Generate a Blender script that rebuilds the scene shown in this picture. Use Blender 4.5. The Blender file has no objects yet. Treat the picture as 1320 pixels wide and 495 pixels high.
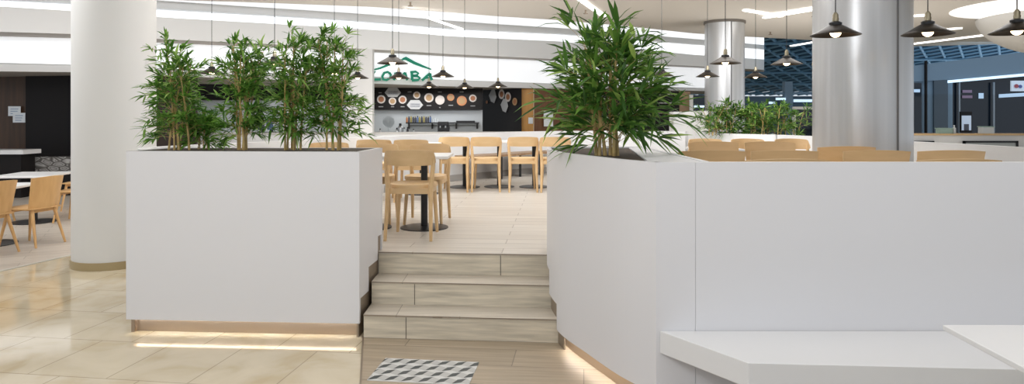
import bpy, bmesh, math, random
from mathutils import Vector, Matrix
random.seed(7)
PI = math.pi
scn = bpy.context.scene
col = scn.collection
F, CX, HY, CH = 880.0, 660.0, 150.0, 1.55      # focal length in pixels, vertical axis, horizon row, eye height
U = 0.502                                      # height of the dining platform
ZC = 3.8                                       # ceiling


def P(px, py, D):
    return Vector(((px - CX) * D / F, D, CH + (HY - py) * D / F))


def XD(px, D):
    return (px - CX) * D / F


def Zy(py, D):
    return CH + (HY - py) * D / F


def G(px, py, z):
    D = (CH - z) * F / (py - HY)
    return Vector((XD(px, D), D, z))


# ------------------------------------------------------------------ materials
def mat(name, c, rough=.5, metal=0., emit=None, es=0., spec=None):
    m = bpy.data.materials.new(name)
    m.use_nodes = True
    b = m.node_tree.nodes['Principled BSDF']
    b.inputs['Base Color'].default_value = (*c, 1)
    b.inputs['Roughness'].default_value = rough
    b.inputs['Metallic'].default_value = metal
    if emit:
        b.inputs['Emission Color'].default_value = (*emit, 1)
        b.inputs['Emission Strength'].default_value = es
    if spec is not None:
        b.inputs['Specular IOR Level'].default_value = spec
    return m


def N(m, t, **kw):
    n = m.node_tree.nodes.new(t)
    for k, v in kw.items():
        setattr(n, k, v)
    return n


def L(m, a, b):
    m.node_tree.links.new(a, b)


def ramp(m, stops):
    r = N(m, 'ShaderNodeValToRGB')
    e = r.color_ramp.elements
    e[0].position, e[0].color = stops[0][0], (*stops[0][1], 1)
    e[1].position, e[1].color = stops[-1][0], (*stops[-1][1], 1)
    for p, c in stops[1:-1]:
        x = e.new(p)
        x.color = (*c, 1)
    return r


def mapping(m, scale=(1, 1, 1), rot=(0, 0, 0), loc=(0, 0, 0), coord='Object'):
    tc = N(m, 'ShaderNodeTexCoord')
    mp = N(m, 'ShaderNodeMapping')
    mp.inputs['Scale'].default_value = scale
    mp.inputs['Rotation'].default_value = rot
    mp.inputs['Location'].default_value = loc
    L(m, tc.outputs[coord], mp.inputs[0])
    return mp.outputs[0]


def wood(name, c1, c2, scale=(3, 40, 3), rough=.45, rot=(0, 0, 0)):
    m = mat(name, c1, rough)
    b = m.node_tree.nodes['Principled BSDF']
    v = mapping(m, scale, rot)
    n = N(m, 'ShaderNodeTexNoise')
    n.inputs['Scale'].default_value = 1.0
    n.inputs['Detail'].default_value = 5
    L(m, v, n.inputs['Vector'])
    r = ramp(m, [(.3, c1), (.7, c2)])
    L(m, n.outputs[0], r.inputs[0])
    L(m, r.outputs[0], b.inputs['Base Color'])
    return m


def planks(name, c1, c2, mortar, w, h, rot=0., rough=.4, vary=.5, off=.37, msize=.006, axis='xy', grain=(1.5, 26, 1), loc=(0, 0, 0)):
    """Wood-look porcelain boards: brick layout + long grain."""
    m = mat(name, c1, rough)
    b = m.node_tree.nodes['Principled BSDF']
    rr = (PI / 2, 0, 0) if axis == 'xz' else (0, 0, 0)
    if axis == 'xz':
        tc = N(m, 'ShaderNodeTexCoord')
        sp = N(m, 'ShaderNodeSeparateXYZ')
        cb = N(m, 'ShaderNodeCombineXYZ')
        L(m, tc.outputs['Object'], sp.inputs[0])
        L(m, sp.outputs[0], cb.inputs[0])
        L(m, sp.outputs[2], cb.inputs[1])
        v = cb.outputs[0]
    else:
        v = mapping(m, (1, 1, 1), (0, 0, rot), loc)
    br = N(m, 'ShaderNodeTexBrick')
    br.offset = off
    br.inputs['Scale'].default_value = 1
    br.inputs['Brick Width'].default_value = w
    br.inputs['Row Height'].default_value = h
    br.inputs['Mortar Size'].default_value = msize
    br.inputs['Mortar Smooth'].default_value = .1
    br.inputs['Bias'].default_value = 0
    br.inputs['Color1'].default_value = (*c1, 1)
    br.inputs['Color2'].default_value = (*c2, 1)
    br.inputs['Mortar'].default_value = (*mortar, 1)
    L(m, v, br.inputs['Vector'])
    mp = N(m, 'ShaderNodeMapping')
    mp.inputs['Scale'].default_value = grain
    L(m, v, mp.inputs[0])
    n = N(m, 'ShaderNodeTexNoise')
    n.inputs['Scale'].default_value = 1.3
    n.inputs['Detail'].default_value = 6
    L(m, mp.outputs[0], n.inputs['Vector'])
    r = ramp(m, [(.25, (1 - vary * .5,) * 3), (.75, (1 + vary * .25,) * 3)])
    L(m, n.outputs[0], r.inputs[0])
    mx = N(m, 'ShaderNodeMix', data_type='RGBA', blend_type='MULTIPLY')
    mx.inputs[0].default_value = 1
    L(m, br.outputs[0], mx.inputs[6])
    L(m, r.outputs[0], mx.inputs[7])
    L(m, mx.outputs[2], b.inputs['Base Color'])
    return m


M = {}
M['white'] = mat('white_solid_surface', (.74, .735, .755), .38)
M['white2'] = mat('white_laminate', (.77, .77, .775), .3)
M['wall_white'] = mat('painted_white', (.76, .755, .745), .6)
M['col_white'] = mat('column_warm_white', (.74, .735, .72), .55)
M['ceil'] = mat('ceiling_paint', (.74, .70, .655), .7)
M['plinth'] = mat('brushed_bronze', (.42, .33, .25), .32, .75)
M['skirt'] = mat('bronze_skirting', (.30, .24, .18), .4, .4)
M['led'] = mat('led_strip', (1, 1, 1), .5, 0, (1, .98, .94), 30)
M['soil'] = mat('potting_bark', (.07, .05, .035), .95)
M['black'] = mat('black_metal', (.02, .02, .022), .35, .3)
M['tile_black'] = mat('black_panel', (.013, .011, .011), .5, spec=.2)
M['oak'] = wood('light_oak', (.72, .50, .27), (.63, .42, .21), (2, 14, 14))
M['oak2'] = wood('honey_oak', (.66, .40, .17), (.57, .33, .13), (14, 14, 2.5))
M['oak_dark'] = wood('oak_seat_bench', (.34, .21, .11), (.25, .15, .08), (3, 30, 10))
M['darkwood'] = wood('dark_walnut', (.040, .022, .013), (.024, .013, .009), (14, 14, 1))
M['brownwood'] = wood('walnut_panel', (.085, .042, .018), (.05, .024, .011), (14, 14, 1))
M['orange'] = wood('orange_veneer', (.62, .30, .05), (.52, .24, .04), (16, 16, 1.5))
M['redbrown'] = wood('red_brown_veneer', (.20, .085, .035), (.15, .06, .025), (16, 16, 1.5))
M['kit_grey'] = mat('kitchen_grey_tile', (.48, .51, .53), .35)
M['steel'] = mat('steel', (.6, .61, .62), .3, .9)
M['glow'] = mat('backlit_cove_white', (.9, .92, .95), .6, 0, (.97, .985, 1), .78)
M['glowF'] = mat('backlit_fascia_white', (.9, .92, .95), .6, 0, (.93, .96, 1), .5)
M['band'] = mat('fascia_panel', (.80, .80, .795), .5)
M['bandsh'] = mat('fascia_underside_shade', (.36, .33, .30), .7)  # shadow under the bands is put into this darker colour
M['green'] = mat('sign_green', (.0, .22, .13), .5, 0, (.0, .25, .15), .12)
M['strip'] = mat('ceiling_strip_light', (1, 1, 1), .5, 0, (1, .99, .96), 2.6)
M['bronze'] = mat('pendant_shade', (.055, .047, .04), .3, .8)
M['brass'] = mat('pendant_socket_brass', (.27, .24, .17), .4, .8)
M['bulb'] = mat('glowing_bulb', (1, .9, .7), .3, 0, (1, .74, .42), 9)
M['paper'] = mat('paper', (.82, .86, .9), .7)
M['ink'] = mat('ink', (.08, .1, .16), .8)
M['plaque'] = mat('plaque', (.5, .5, .5), .6)
M['dish'] = mat('dish_plate', (.62, .56, .52), .5)
M['food'] = mat('dish_food', (.35, .14, .06), .6)
M['food2'] = mat('dish_food_pale', (.40, .25, .12), .6)
M['orangedish'] = mat('dish_orange', (.5, .2, .08), .5)
M['glassdark'] = mat('dark_window_glass', (.008, .014, .024), .08)
M['bluegrey'] = mat('blue_grey_cladding', (.17, .25, .33), .5)
M['bluedark'] = mat('blue_dark_cladding', (.06, .11, .16), .5)
M['truss'] = mat('blue_steel_lattice', (.24, .42, .56), .45)
M['roofdark'] = mat('night_glass_roof', (.03, .10, .17), .4)
M['bluelight'] = mat('pale_blue_tube', (.7, .85, 1), .5, 0, (.62, .82, 1), .9)
M['screen'] = mat('monitor_screen', (.03, .05, .09), .2)
M['bluepl'] = mat('blue_plastic', (.05, .11, .22), .4)
M['tealbox'] = mat('pale_green_box', (.35, .5, .45), .5)
M['jar_d'] = mat('dark_jar', (.03, .03, .045), .3)
M['jar_y'] = mat('yellow_label', (.26, .22, .06), .5)
M['jar_o'] = mat('orange_label', (.35, .12, .03), .5)
M['jar_b'] = mat('blue_label', (.08, .13, .25), .5)
M['clear'] = mat('clear_plastic', (.62, .66, .68), .25)
M['mat_white'] = mat('mosaic_white', (.66, .66, .64), .45)
M['mat_grey'] = mat('mosaic_grey', (.50, .50, .48), .45)
M['mat_dark'] = mat('mosaic_dark', (.055, .065, .065), .45)


def column_steel():
    m = mat('satin_column_cladding', (.6, .61, .62), .3, .55)
    b = m.node_tree.nodes['Principled BSDF']
    v = mapping(m, (5, 5, .12))
    n = N(m, 'ShaderNodeTexNoise')
    n.inputs['Scale'].default_value = 1.5
    n.inputs['Detail'].default_value = 3
    L(m, v, n.inputs['Vector'])
    r = ramp(m, [(.3, (.47, .475, .48)), (.7, (.62, .62, .625))])
    L(m, n.outputs[0], r.inputs[0])
    L(m, r.outputs[0], b.inputs['Base Color'])
    return m


M['col_steel'] = column_steel()


def stone_floor():
    m = mat('polished_limestone', (.6, .5, .35), .07, spec=.62)
    b = m.node_tree.nodes['Principled BSDF']
    v = mapping(m, (1, 1, 1), (0, 0, math.radians(8)), (.12, .06, 0))
    br = N(m, 'ShaderNodeTexBrick')
    br.offset = .42
    for k, x in (('Scale', 1), ('Brick Width', .52), ('Row Height', .62), ('Mortar Size', .004), ('Mortar Smooth', .2), ('Bias', 0)):
        br.inputs[k].default_value = x
    br.inputs['Color1'].default_value = (.69, .605, .455, 1)
    br.inputs['Color2'].default_value = (.63, .54, .385, 1)
    br.inputs['Mortar'].default_value = (.40, .33, .23, 1)
    L(m, v, br.inputs['Vector'])
    n = N(m, 'ShaderNodeTexNoise')
    n.inputs['Scale'].default_value = 2.6
    n.inputs['Detail'].default_value = 7
    n.inputs['Distortion'].default_value = .6
    L(m, v, n.inputs['Vector'])
    r = ramp(m, [(.3, (.86, .80, .68)), (.5, (1, 1, 1)), (.72, (1.12, 1.13, 1.16))])
    L(m, n.outputs[0], r.inputs[0])
    mx = N(m, 'ShaderNodeMix', data_type='RGBA', blend_type='MULTIPLY')
    mx.inputs[0].default_value = 1
    L(m, br.outputs[0], mx.inputs[6])
    L(m, r.outputs[0], mx.inputs[7])
    L(m, mx.outputs[2], b.inputs['Base Color'])
    return m


M['stone'] = stone_floor()
M['deck'] = planks('pale_wood_look_tile', (.65, .605, .545), (.59, .54, .475), (.36, .31, .26), 1.2, .2, math.radians(4), .35, .35, msize=.004)
M['landing'] = planks('brown_wood_look_tile', (.44, .355, .255), (.375, .30, .21), (.2, .16, .12), 1.2, .3, math.radians(6), .4, .5, msize=.003)
M['leftdeck'] = planks('grey_wood_look_tile', (.60, .54, .47), (.52, .46, .395), (.36, .31, .26), 1.2, .2, math.radians(-28), .4, .5, msize=.004)
M['riser'] = planks('riser_wood_look', (.66, .585, .46), (.66, .585, .46), (.12, .1, .08), 30, 20, 0, .4, .7, axis='xz', grain=(2, 26, 2))
M['tread'] = planks('tread_wood_look', (.64, .575, .485), (.58, .515, .43), (.3, .25, .2), 1.2, .6, 0, .35, .4, msize=.003)


def pebble():
    m = mat('pebble_print', (.3, .3, .3), .6)
    b = m.node_tree.nodes['Principled BSDF']
    v = mapping(m, (3.2, 1, 7))
    vo = N(m, 'ShaderNodeTexVoronoi', feature='DISTANCE_TO_EDGE')
    vo.inputs['Scale'].default_value = 1.6
    L(m, v, vo.inputs['Vector'])
    r = ramp(m, [(.03, (.07, .065, .06)), (.1, (.20, .19, .18)), (.16, (.42, .41, .40)), (.22, (.12, .115, .11)), (.35, (.30, .29, .28))])
    L(m, vo.outputs['Distance'], r.inputs[0])
    L(m, r.outputs[0], b.inputs['Base Color'])
    return m


M['pebble'] = pebble()


def leafmat(name, cs):
    m = mat(name, cs[0], .42)
    b = m.node_tree.nodes['Principled BSDF']
    g = N(m, 'ShaderNodeNewGeometry')
    r = ramp(m, [(0, cs[0]), (.45, cs[1]), (.8, cs[2]), (1, cs[3])])
    L(m, g.outputs['Random Per Island'], r.inputs[0])
    L(m, r.outputs[0], b.inputs['Base Color'])
    tr = N(m, 'ShaderNodeBsdfTranslucent')
    L(m, r.outputs[0], tr.inputs[0])
    ms = N(m, 'ShaderNodeMixShader')
    ms.inputs[0].default_value = .38
    L(m, b.outputs[0], ms.inputs[1])
    L(m, tr.outputs[0], ms.inputs[2])
    L(m, ms.outputs[0], m.node_tree.nodes['Material Output'].inputs[0])
    return m


M['leaf'] = leafmat('bamboo_leaf', [(.05, .15, .02), (.12, .28, .04), (.22, .42, .075), (.42, .60, .17)])
M['leafd'] = leafmat('bamboo_leaf_dark', [(.035, .10, .018), (.085, .21, .035), (.18, .35, .06), (.42, .58, .15)])


def canemat():
    m = mat('bamboo_cane', (.6, .45, .2), .45)
    b = m.node_tree.nodes['Principled BSDF']
    v = mapping(m, (4, 4, 13))
    n = N(m, 'ShaderNodeTexNoise')
    n.inputs['Scale'].default_value = 1
    L(m, v, n.inputs['Vector'])
    r = ramp(m, [(.35, (.58, .42, .17)), (.65, (.38, .25, .08))])
    L(m, n.outputs[0], r.inputs[0])
    L(m, r.outputs[0], b.inputs['Base Color'])
    return m


M['cane'] = canemat()


# ------------------------------------------------------------------ mesh builder
class MB:
    def __init__(s):
        s.v, s.f, s.m = [], [], []

    def poly(s, pts, mi=0):
        b = len(s.v)
        s.v += [tuple(p) for p in pts]
        s.f.append(tuple(range(b, b + len(pts))))
        s.m.append(mi)

    def box(s, x0, x1, y0, y1, z0, z1, mi=0):
        b = len(s.v)
        s.v += [(x0, y0, z0), (x1, y0, z0), (x1, y1, z0), (x0, y1, z0), (x0, y0, z1), (x1, y0, z1), (x1, y1, z1), (x0, y1, z1)]
        for q in ((0, 3, 2, 1), (4, 5, 6, 7), (0, 1, 5, 4), (1, 2, 6, 5), (2, 3, 7, 6), (3, 0, 4, 7)):
            s.f.append(tuple(b + i for i in q))
            s.m.append(mi)

    def prism(s, outline, z0, z1, mi=0):
        """vertical prism over a plan outline (counter-clockwise)"""
        n = len(outline)
        b = len(s.v)
        s.v += [(p[0], p[1], z0) for p in outline] + [(p[0], p[1], z1) for p in outline]
        s.f.append(tuple(b + i for i in reversed(range(n))))
        s.m.append(mi)
        s.f.append(tuple(b + n + i for i in range(n)))
        s.m.append(mi)
        for i in range(n):
            j = (i + 1) % n
            s.f.append((b + i, b + j, b + n + j, b + n + i))
            s.m.append(mi)

    def extrude(s, pts, vec, mi=0):
        """closed polygon (3d points) swept along vec"""
        n = len(pts)
        b = len(s.v)
        vec = Vector(vec)
        s.v += [tuple(p) for p in pts] + [tuple(Vector(p) + vec) for p in pts]
        s.f.append(tuple(b + i for i in range(n)))
        s.m.append(mi)
        s.f.append(tuple(b + n + i for i in reversed(range(n))))
        s.m.append(mi)
        for i in range(n):
            j = (i + 1) % n
            s.f.append((b + i, b + n + i, b + n + j, b + j))
            s.m.append(mi)

    def tube(s, pts, rad, n=8, mi=0, cap=True):
        pts = [Vector(p) for p in pts]
        if not isinstance(rad, (list, tuple)):
            rad = [rad] * len(pts)
        b = len(s.v)
        for i, p in enumerate(pts):
            t = (pts[min(i + 1, len(pts) - 1)] - pts[max(i - 1, 0)]).normalized()
            a = t.orthogonal() if abs(t.z) < .95 else t.cross(Vector((0, 1, 0)))
            a.normalize()
            c = t.cross(a)
            for k in range(n):
                an = 2 * PI * k / n
                s.v.append(tuple(p + rad[i] * (math.cos(an) * a + math.sin(an) * c)))
        for i in range(len(pts) - 1):
            for k in range(n):
                k2 = (k + 1) % n
                s.f.append((b + i * n + k, b + i * n + k2, b + (i + 1) * n + k2, b + (i + 1) * n + k))
                s.m.append(mi)
        if cap:
            s.f.append(tuple(b + k for k in reversed(range(n))))
            s.m.append(mi)
            e = b + (len(pts) - 1) * n
            s.f.append(tuple(e + k for k in range(n)))
            s.m.append(mi)

    def lathe(s, prof, c=(0, 0, 0), n=24, mi=0):
        """profile of (radius, z) about a vertical axis"""
        b = len(s.v)
        for r, z in prof:
            for k in range(n):
                an = 2 * PI * k / n
                s.v.append((c[0] + r * math.cos(an), c[1] + r * math.sin(an), c[2] + z))
        for i in range(len(prof) - 1):
            for k in range(n):
                k2 = (k + 1) % n
                s.f.append((b + i * n + k, b + i * n + k2, b + (i + 1) * n + k2, b + (i + 1) * n + k))
                s.m.append(mi)
        s.f.append(tuple(b + k for k in reversed(range(n))))
        s.m.append(mi)
        e = b + (len(prof) - 1) * n
        s.f.append(tuple(e + k for k in range(n)))
        s.m.append(mi)

    def build(s, name, mats, parent=None, smooth=False, bevel=0., fix=True):
        me = bpy.data.meshes.new(name)
        me.from_pydata(s.v, [], s.f)
        if not isinstance(mats, (list, tuple)):
            mats = [mats]
        for m in mats:
            me.materials.append(m)
        for i, p in enumerate(me.polygons):
            p.material_index = s.m[i]
        if fix:
            bm = bmesh.new()
            bm.from_mesh(me)
            bmesh.ops.recalc_face_normals(bm, faces=bm.faces)
            bm.to_mesh(me)
            bm.free()
        if smooth:
            me.polygons.foreach_set('use_smooth', [True] * len(me.polygons))
            try:
                me.set_sharp_from_angle(angle=math.radians(40))
            except Exception:
                pass
        me.update()
        o = bpy.data.objects.new(name, me)
        col.objects.link(o)
        if parent:
            o.parent = parent
        if bevel:
            md = o.modifiers.new('bevel', 'BEVEL')
            md.width = bevel
            md.segments = 2
            md.limit_method = 'ANGLE'
        return o


def tag(o, label, cat, group=None, kind=None):
    o['label'] = label
    o['category'] = cat
    if group:
        o['group'] = group
    if kind:
        o['kind'] = kind
    return o


def thing(name, label, cat, loc=(0, 0, 0), rz=0., group=None, kind=None):
    o = bpy.data.objects.new(name, None)
    o.empty_display_size = .1
    col.objects.link(o)
    o.location = loc
    o.rotation_euler = (0, 0, rz)
    return tag(o, label, cat, group, kind)


def local(o, root):
    """re-express a mesh built in world space relative to its thing's base"""
    o.data.transform(Matrix.Translation(-Vector(root.location)))
    return o


def struct(name, mb, m, **kw):
    o = mb.build(name, m, **kw)
    o['kind'] = 'structure'
    return o


def dup(root, loc, rz, label, group=None):
    r = root.copy()
    col.objects.link(r)
    r.location = loc
    r.rotation_euler = (0, 0, rz)
    r['label'] = label
    if group:
        r['group'] = group
    for ch in list(root.children):
        c = ch.copy()
        col.objects.link(c)
        c.parent = r
        for g in ch.children:
            d = g.copy()
            col.objects.link(d)
            d.parent = c
    return r


def ribbon(pts, z0s, z1, th, side=1):
    """a standing curved wall: plan points, its bottom height at each point, top height, thickness to one side"""
    mb = MB()
    n = len(pts)
    V = [Vector((p[0], p[1], 0)) for p in pts]
    off = []
    for i in range(n):
        a, b = V[max(i - 1, 0)], V[min(i + 1, n - 1)]
        if (b - a).length < 1e-6:
            a = V[max(i - 2, 0)]
        t = (b - a).normalized()
        off.append(Vector((-t.y, t.x, 0)) * th * side)
    for i in range(n - 1):
        zb0, zb1 = (z0s[i], z0s[i + 1]) if isinstance(z0s, (list, tuple)) else (z0s, z0s)
        if (V[i + 1] - V[i]).length < 1e-6:
            continue
        zb = max(zb0, zb1) if zb0 != zb1 else zb0
        a, b = V[i], V[i + 1]
        c, d = V[i + 1] + off[i + 1], V[i] + off[i]
        q0 = [Vector((p.x, p.y, zb)) for p in (a, b, c, d)]
        q1 = [Vector((p.x, p.y, z1)) for p in (a, b, c, d)]
        mb.poly([q0[0], q0[1], q1[1], q1[0]])
        mb.poly([q0[2], q0[3], q1[3], q1[2]])
        mb.poly([q1[0], q1[1], q1[2], q1[3]])
        mb.poly([q0[3], q0[2], q0[1], q0[0]])
        if i == 0 or z0s is not None and isinstance(z0s, (list, tuple)):
            mb.poly([q0[0], q1[0], q1[3], q0[3]])
        if i == n - 2 or isinstance(z0s, (list, tuple)):
            mb.poly([q0[1], q0[2], q1[2], q1[1]])
    return mb


def catmull(pts, k=6):
    out = []
    n = len(pts)
    V = [Vector((p[0], p[1], 0)) for p in pts]
    for i in range(n - 1):
        p0, p1, p2, p3 = V[max(i - 1, 0)], V[i], V[i + 1], V[min(i + 2, n - 1)]
        for j in range(k):
            t = j / k
            q = .5 * ((2 * p1) + (p2 - p0) * t + (2 * p0 - 5 * p1 + 4 * p2 - p3) * t * t + (3 * p1 - p0 - 3 * p2 + p3) * t ** 3)
            out.append((q.x, q.y))
    out.append((V[-1].x, V[-1].y))
    return out


# ------------------------------------------------------------------ camera
cd = bpy.data.cameras.new('camera')
cam = bpy.data.objects.new('camera', cd)
col.objects.link(cam)
cam.location = (0, 0, CH)
cam.rotation_euler = (PI / 2, 0, 0)
cd.sensor_width = 36
cd.lens = 36 * F / 1320
cd.shift_y = -(247.5 - HY) / 1320
cd.clip_end = 200
scn.camera = cam
scn.view_settings.view_transform = 'Standard'
scn.view_settings.look = 'None'
scn.view_settings.exposure = 0

# ------------------------------------------------------------------ floors
mb = MB()
mb.box(-16, 22, -4, 60, -.1, 0)
struct('floor', mb, M['stone'])
mb = MB()
mb.prism([(-1.04, 4.80), (-.87, 3.95), (-.66, 3.0), (-.35, 1.2), (1.6, 1.2), (1.6, 3.5), (.75, 3.6), (.36, 4.66)], 0, .004)
struct('floor_landing', mb, M['landing'])
mb = MB()
mb.prism([(-1.052, 4.80), (-.882, 3.95), (-.672, 3.0), (-.362, 1.2), (-.35, 1.2), (-.66, 3.0), (-.87, 3.95), (-1.04, 4.80)], 0, .005)
struct('trim_1', mb, M['skirt'])
# wood-look floor of the seating area on the left, with its edge profile
a, b = G(0, 349, 0), G(100, 326.5, 0)
dv = (b - a).normalized()
a2, b2 = a - dv * 4, b + dv * 3
mb = MB()
mb.prism([(a2.x, a2.y), (b2.x, b2.y), (b2.x - 1.5, 13.3), (-14, 13.3), (-14, a2.y)], 0, .004)
struct('floor_left', mb, M['leftdeck'])
nv = Vector((dv.y, -dv.x, 0)) * .05
mb = MB()
mb.prism([(a2.x, a2.y), (a2.x + nv.x, a2.y + nv.y), (b2.x + nv.x, b2.y + nv.y), (b2.x, b2.y)], 0, .007)
struct('trim_2', mb, mat('edge_profile', (.62, .6, .55), .4, .2))

# dining platform
left_par = [(-2.83, 5.52), (-3.0, 5.75), (-3.2, 6.1), (-3.05, 6.7), (-2.8, 7.2), (-2.1, 8.65), (-1.75, 9.35), (-1.18, 10.75), (-.3, 11.8), (.17, 12.4), (1.2, 13.1), (2.4, 13.2), (3.2, 12.6)]
right_par = [(4.0, 10.3), (4.3, 9.0), (4.40, 7.56), (4.55, 6.0), (4.55, 4.6), (4.4, 3.62)]
deck_out = [(-1.03, 5.305), (.27, 5.195), (1.05, 5.2), (1.05, 3.64), (4.4, 3.64)] + right_par[::-1][1:] + left_par[::-1]
mb = MB()
mb.prism(deck_out, .01, U)
struct('floor_platform', mb, M['deck'])

# ------------------------------------------------------------------ staircase
st = thing('staircase', 'three wood-look tiled steps between the two white planters', 'stairs', (-.36, 4.72, 0))
Ls = [(-1.036, 4.77), (-1.034, 5.03), (-1.032, 5.29)]
Rs = [(.325, 4.655), (.30, 4.92), (.28, 5.18)]
for k in range(3):
    z0, z1 = k * .1673, (k + 1) * .1673
    sp = MB()
    l, r = Ls[k], Rs[k]
    if k < 2:
        l2, r2 = (Ls[k + 1][0] - .005, Ls[k + 1][1] + .02), (Rs[k + 1][0], Rs[k + 1][1] + .02)
    else:
        l2, r2 = (l[0], l[1] + .02), (r[0], r[1] + .02)
    sp.prism([l, r, r2, l2], z0 + .001, z1 - .012)
    step = local(sp.build('step', M['riser'], st), st)
    tr = MB()
    tr.prism([(l[0], l[1] - .006), (r[0], r[1] - .006), r2, l2], z1 - .012, z1 + (.0005 if k == 2 else 0))
    local(tr.build('tread', M['tread'] if k < 2 else M['deck'], step), st)
    nz = MB()
    nz.prism([(l[0], l[1] - .009), (r[0], r[1] - .009), (r[0], r[1] + .004), (l[0], l[1] + .004)], z1 - .008, z1 - .001)
    local(nz.build('nosing', M['skirt'], step), st)
    # vertical joint between riser boards
    jx = (.22, .24, .72)[k]
    q = Vector((l[0], l[1], 0)).lerp(Vector((r[0], r[1], 0)), jx)
    jn = MB()
    jn.box(q.x - .0022, q.x + .0022, q.y - .0025, q.y + .01, z0 + .003, z1 - .012)
    local(jn.build('joint', mat('tile_joint', (.12, .10, .08), .8), step), st)

# ------------------------------------------------------------------ mosaic inlay
mo = Vector((-.807, 4.36, .004))
mu, mv = Vector((.6005, -.073, 0)), Vector((-.042, -.365, 0))
mroot = thing('mosaic_mat', 'rectangular cube-patterned mosaic tile inlay in the floor before the steps', 'mosaic', tuple(mo))
mb = MB()
up = Vector((0, 0, .004))
mb.extrude([mo, mo + mu, mo + mu + mv, mo + mv], (0, 0, .003))
local(mb.build('mosaic_base', M['mat_white'], mroot), mroot)
tg, td = MB(), MB()


def clipu(pts):
    out = []
    for i in range(len(pts)):
        a, b = pts[i], pts[(i + 1) % len(pts)]
        for lim, s in ():
            pass
        out.append((min(max(a[0], 0), 6), a[1]))
    return out


for r in range(4):
    for c in range(-1, 7):
        o = (.50 if r % 2 == 0 else .0) + c
        for shp, tgt in (([(0, .95), (.5, .70), (.72, .02), (.22, .27)], td), ([(.5, .70), (.98, .98), (1.18, .36), (.72, .02)], tg)):
            q = clipu([(o + u, r + v) for u, v in shp])
            if max(p[0] for p in q) - min(p[0] for p in q) < .06:
                continue
            w = [mo + mu * (u / 6) + mv * (v / 4) + up for u, v in q]
            tgt.poly(w[::-1])
local(tg.build('grey_lozenges', M['mat_grey'], mroot), mroot)
local(td.build('dark_lozenges', M['mat_dark'], mroot), mroot)

# ------------------------------------------------------------------ left planter
ZT = 1.302
pr = thing('planter', 'long white rectangular planter left of the steps holding bamboos', 'planter', (-1.9, 4.85, 0))
A, B = Vector((-2.756, 4.875, 0)), Vector((-1.068, 4.775, 0))
C_, D_ = Vector((-1.025, 5.40, 0)), Vector((-2.72, 5.42, 0))


def wallseg(mb, p, q, z0, z1, th, side):
    t = (q - p).normalized()
    n = Vector((-t.y, t.x, 0)) * th * side
    mb.prism([(p.x, p.y), (q.x, q.y), (q.x + n.x, q.y + n.y), (p.x + n.x, p.y + n.y)], z0, z1)


mb = MB()
wallseg(mb, A, B, .10, ZT, .03, 1)
wallseg(mb, D_, A, .10, ZT, .03, 1)
wallseg(mb, C_, D_, .10, ZT, .03, 1)
sd = (C_ - B)
sdn = Vector((-sd.y, sd.x, 0)).normalized() * .03
prof = [(0, .27), (.235, .27), (.235, .445), (.49, .445), (.49, .625), (sd.length, .625), (sd.length, ZT), (0, ZT)]
mb.extrude([B + sd.normalized() * a + Vector((0, 0, z)) for a, z in prof], sdn)
wallseg(mb, B, B + sd.normalized() * .03, .10, .26, .03, 1)
local(mb.build('planter_body', M['white'], pr), pr)
mb = MB()
mb.prism([(A.x + .02, A.y + .03), (B.x - .03, B.y + .03), (C_.x - .035, C_.y - .03), (D_.x + .02, D_.y - .02)], ZT - .05, ZT - .003)
local(mb.build('soil', M['soil'], pr), pr)
mb = MB()
mb.prism([(A.x + .012, A.y + .060), (B.x - .008, B.y + .060), (B.x - .008, B.y + .08), (A.x + .012, A.y + .08)], 0.001, .115)
mb.prism([(A.x + .02, A.y + .03), (A.x + .045, A.y + .03), (D_.x + .045, D_.y - .05), (D_.x + .02, D_.y - .05)], 0.001, .099)
local(mb.build('plinth', M['plinth'], pr), pr)
mb = MB()
mb.extrude([B + Vector((-.010, .0, .0)) + sd.normalized() * a + Vector((0, 0, z)) for a, z in ((.02, .001), (sd.length, .001), (sd.length, .75), (.02, .75))], sdn * .5)
local(mb.build('stair_skirting', M['skirt'], pr), pr)
mb = MB()
mb.prism([(A.x + .03, A.y + .034), (B.x - .04, B.y + .034), (B.x - .04, B.y + .041), (A.x + .03, A.y + .041)], .108, .114)
local(mb.build('light_strip', M['led'], pr), pr)

# ------------------------------------------------------------------ right curved planter
ZR = 1.31
cw = catmull([(.285, 5.42), (.262, 5.02), (.318, 4.57), (.462, 4.17), (.605, 3.81), (.752, 3.565)], 8)
pts, zb = [], []


def stepz(d):
    return .10 if d < 4.64 else .275 if d < 4.92 else .445 if d < 5.18 else .62


for i, p in enumerate(cw):
    if i and stepz(p[1]) != stepz(cw[i - 1][1]):
        lim = [x for x in (5.18, 4.92, 4.64) if cw[i - 1][1] >= x > p[1]][0]
        t = (cw[i - 1][1] - lim) / (cw[i - 1][1] - p[1])
        q = (cw[i - 1][0] + t * (p[0] - cw[i - 1][0]), lim)
        pts += [q, q]
        zb += [stepz(cw[i - 1][1]), stepz(p[1])]
    pts.append(p)
    zb.append(stepz(p[1]))
rp = thing('planter', 'tall curved white planter right of the steps holding one big bamboo', 'planter', (.75, 4.5, 0))
mb = ribbon(pts, zb, ZR, .03, 1)
for p, q in (((1.05, 3.64), (1.05, 5.42)), ((1.05, 5.42), (.285, 5.42))):
    wallseg(mb, Vector((*p, 0)), Vector((*q, 0)), .12, ZR, .03, 1)
local(mb.build('planter_body', M['white'], rp, smooth=True), rp)
mb = MB()
mb.prism([(.735, 3.66), (1.03, 3.66), (1.03, 5.39), (.92, 5.39)], ZR - .03, ZR - .004)
local(mb.build('cap', M['white'], rp), rp)
inner = [(p[0] + .024, p[1] + .004) for p in cw]
mb = MB()
mb.prism([(p[0], p[1]) for p in inner] + [(1.03, 3.6), (1.03, 5.40)], ZR - .06, ZR - .012)
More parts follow.
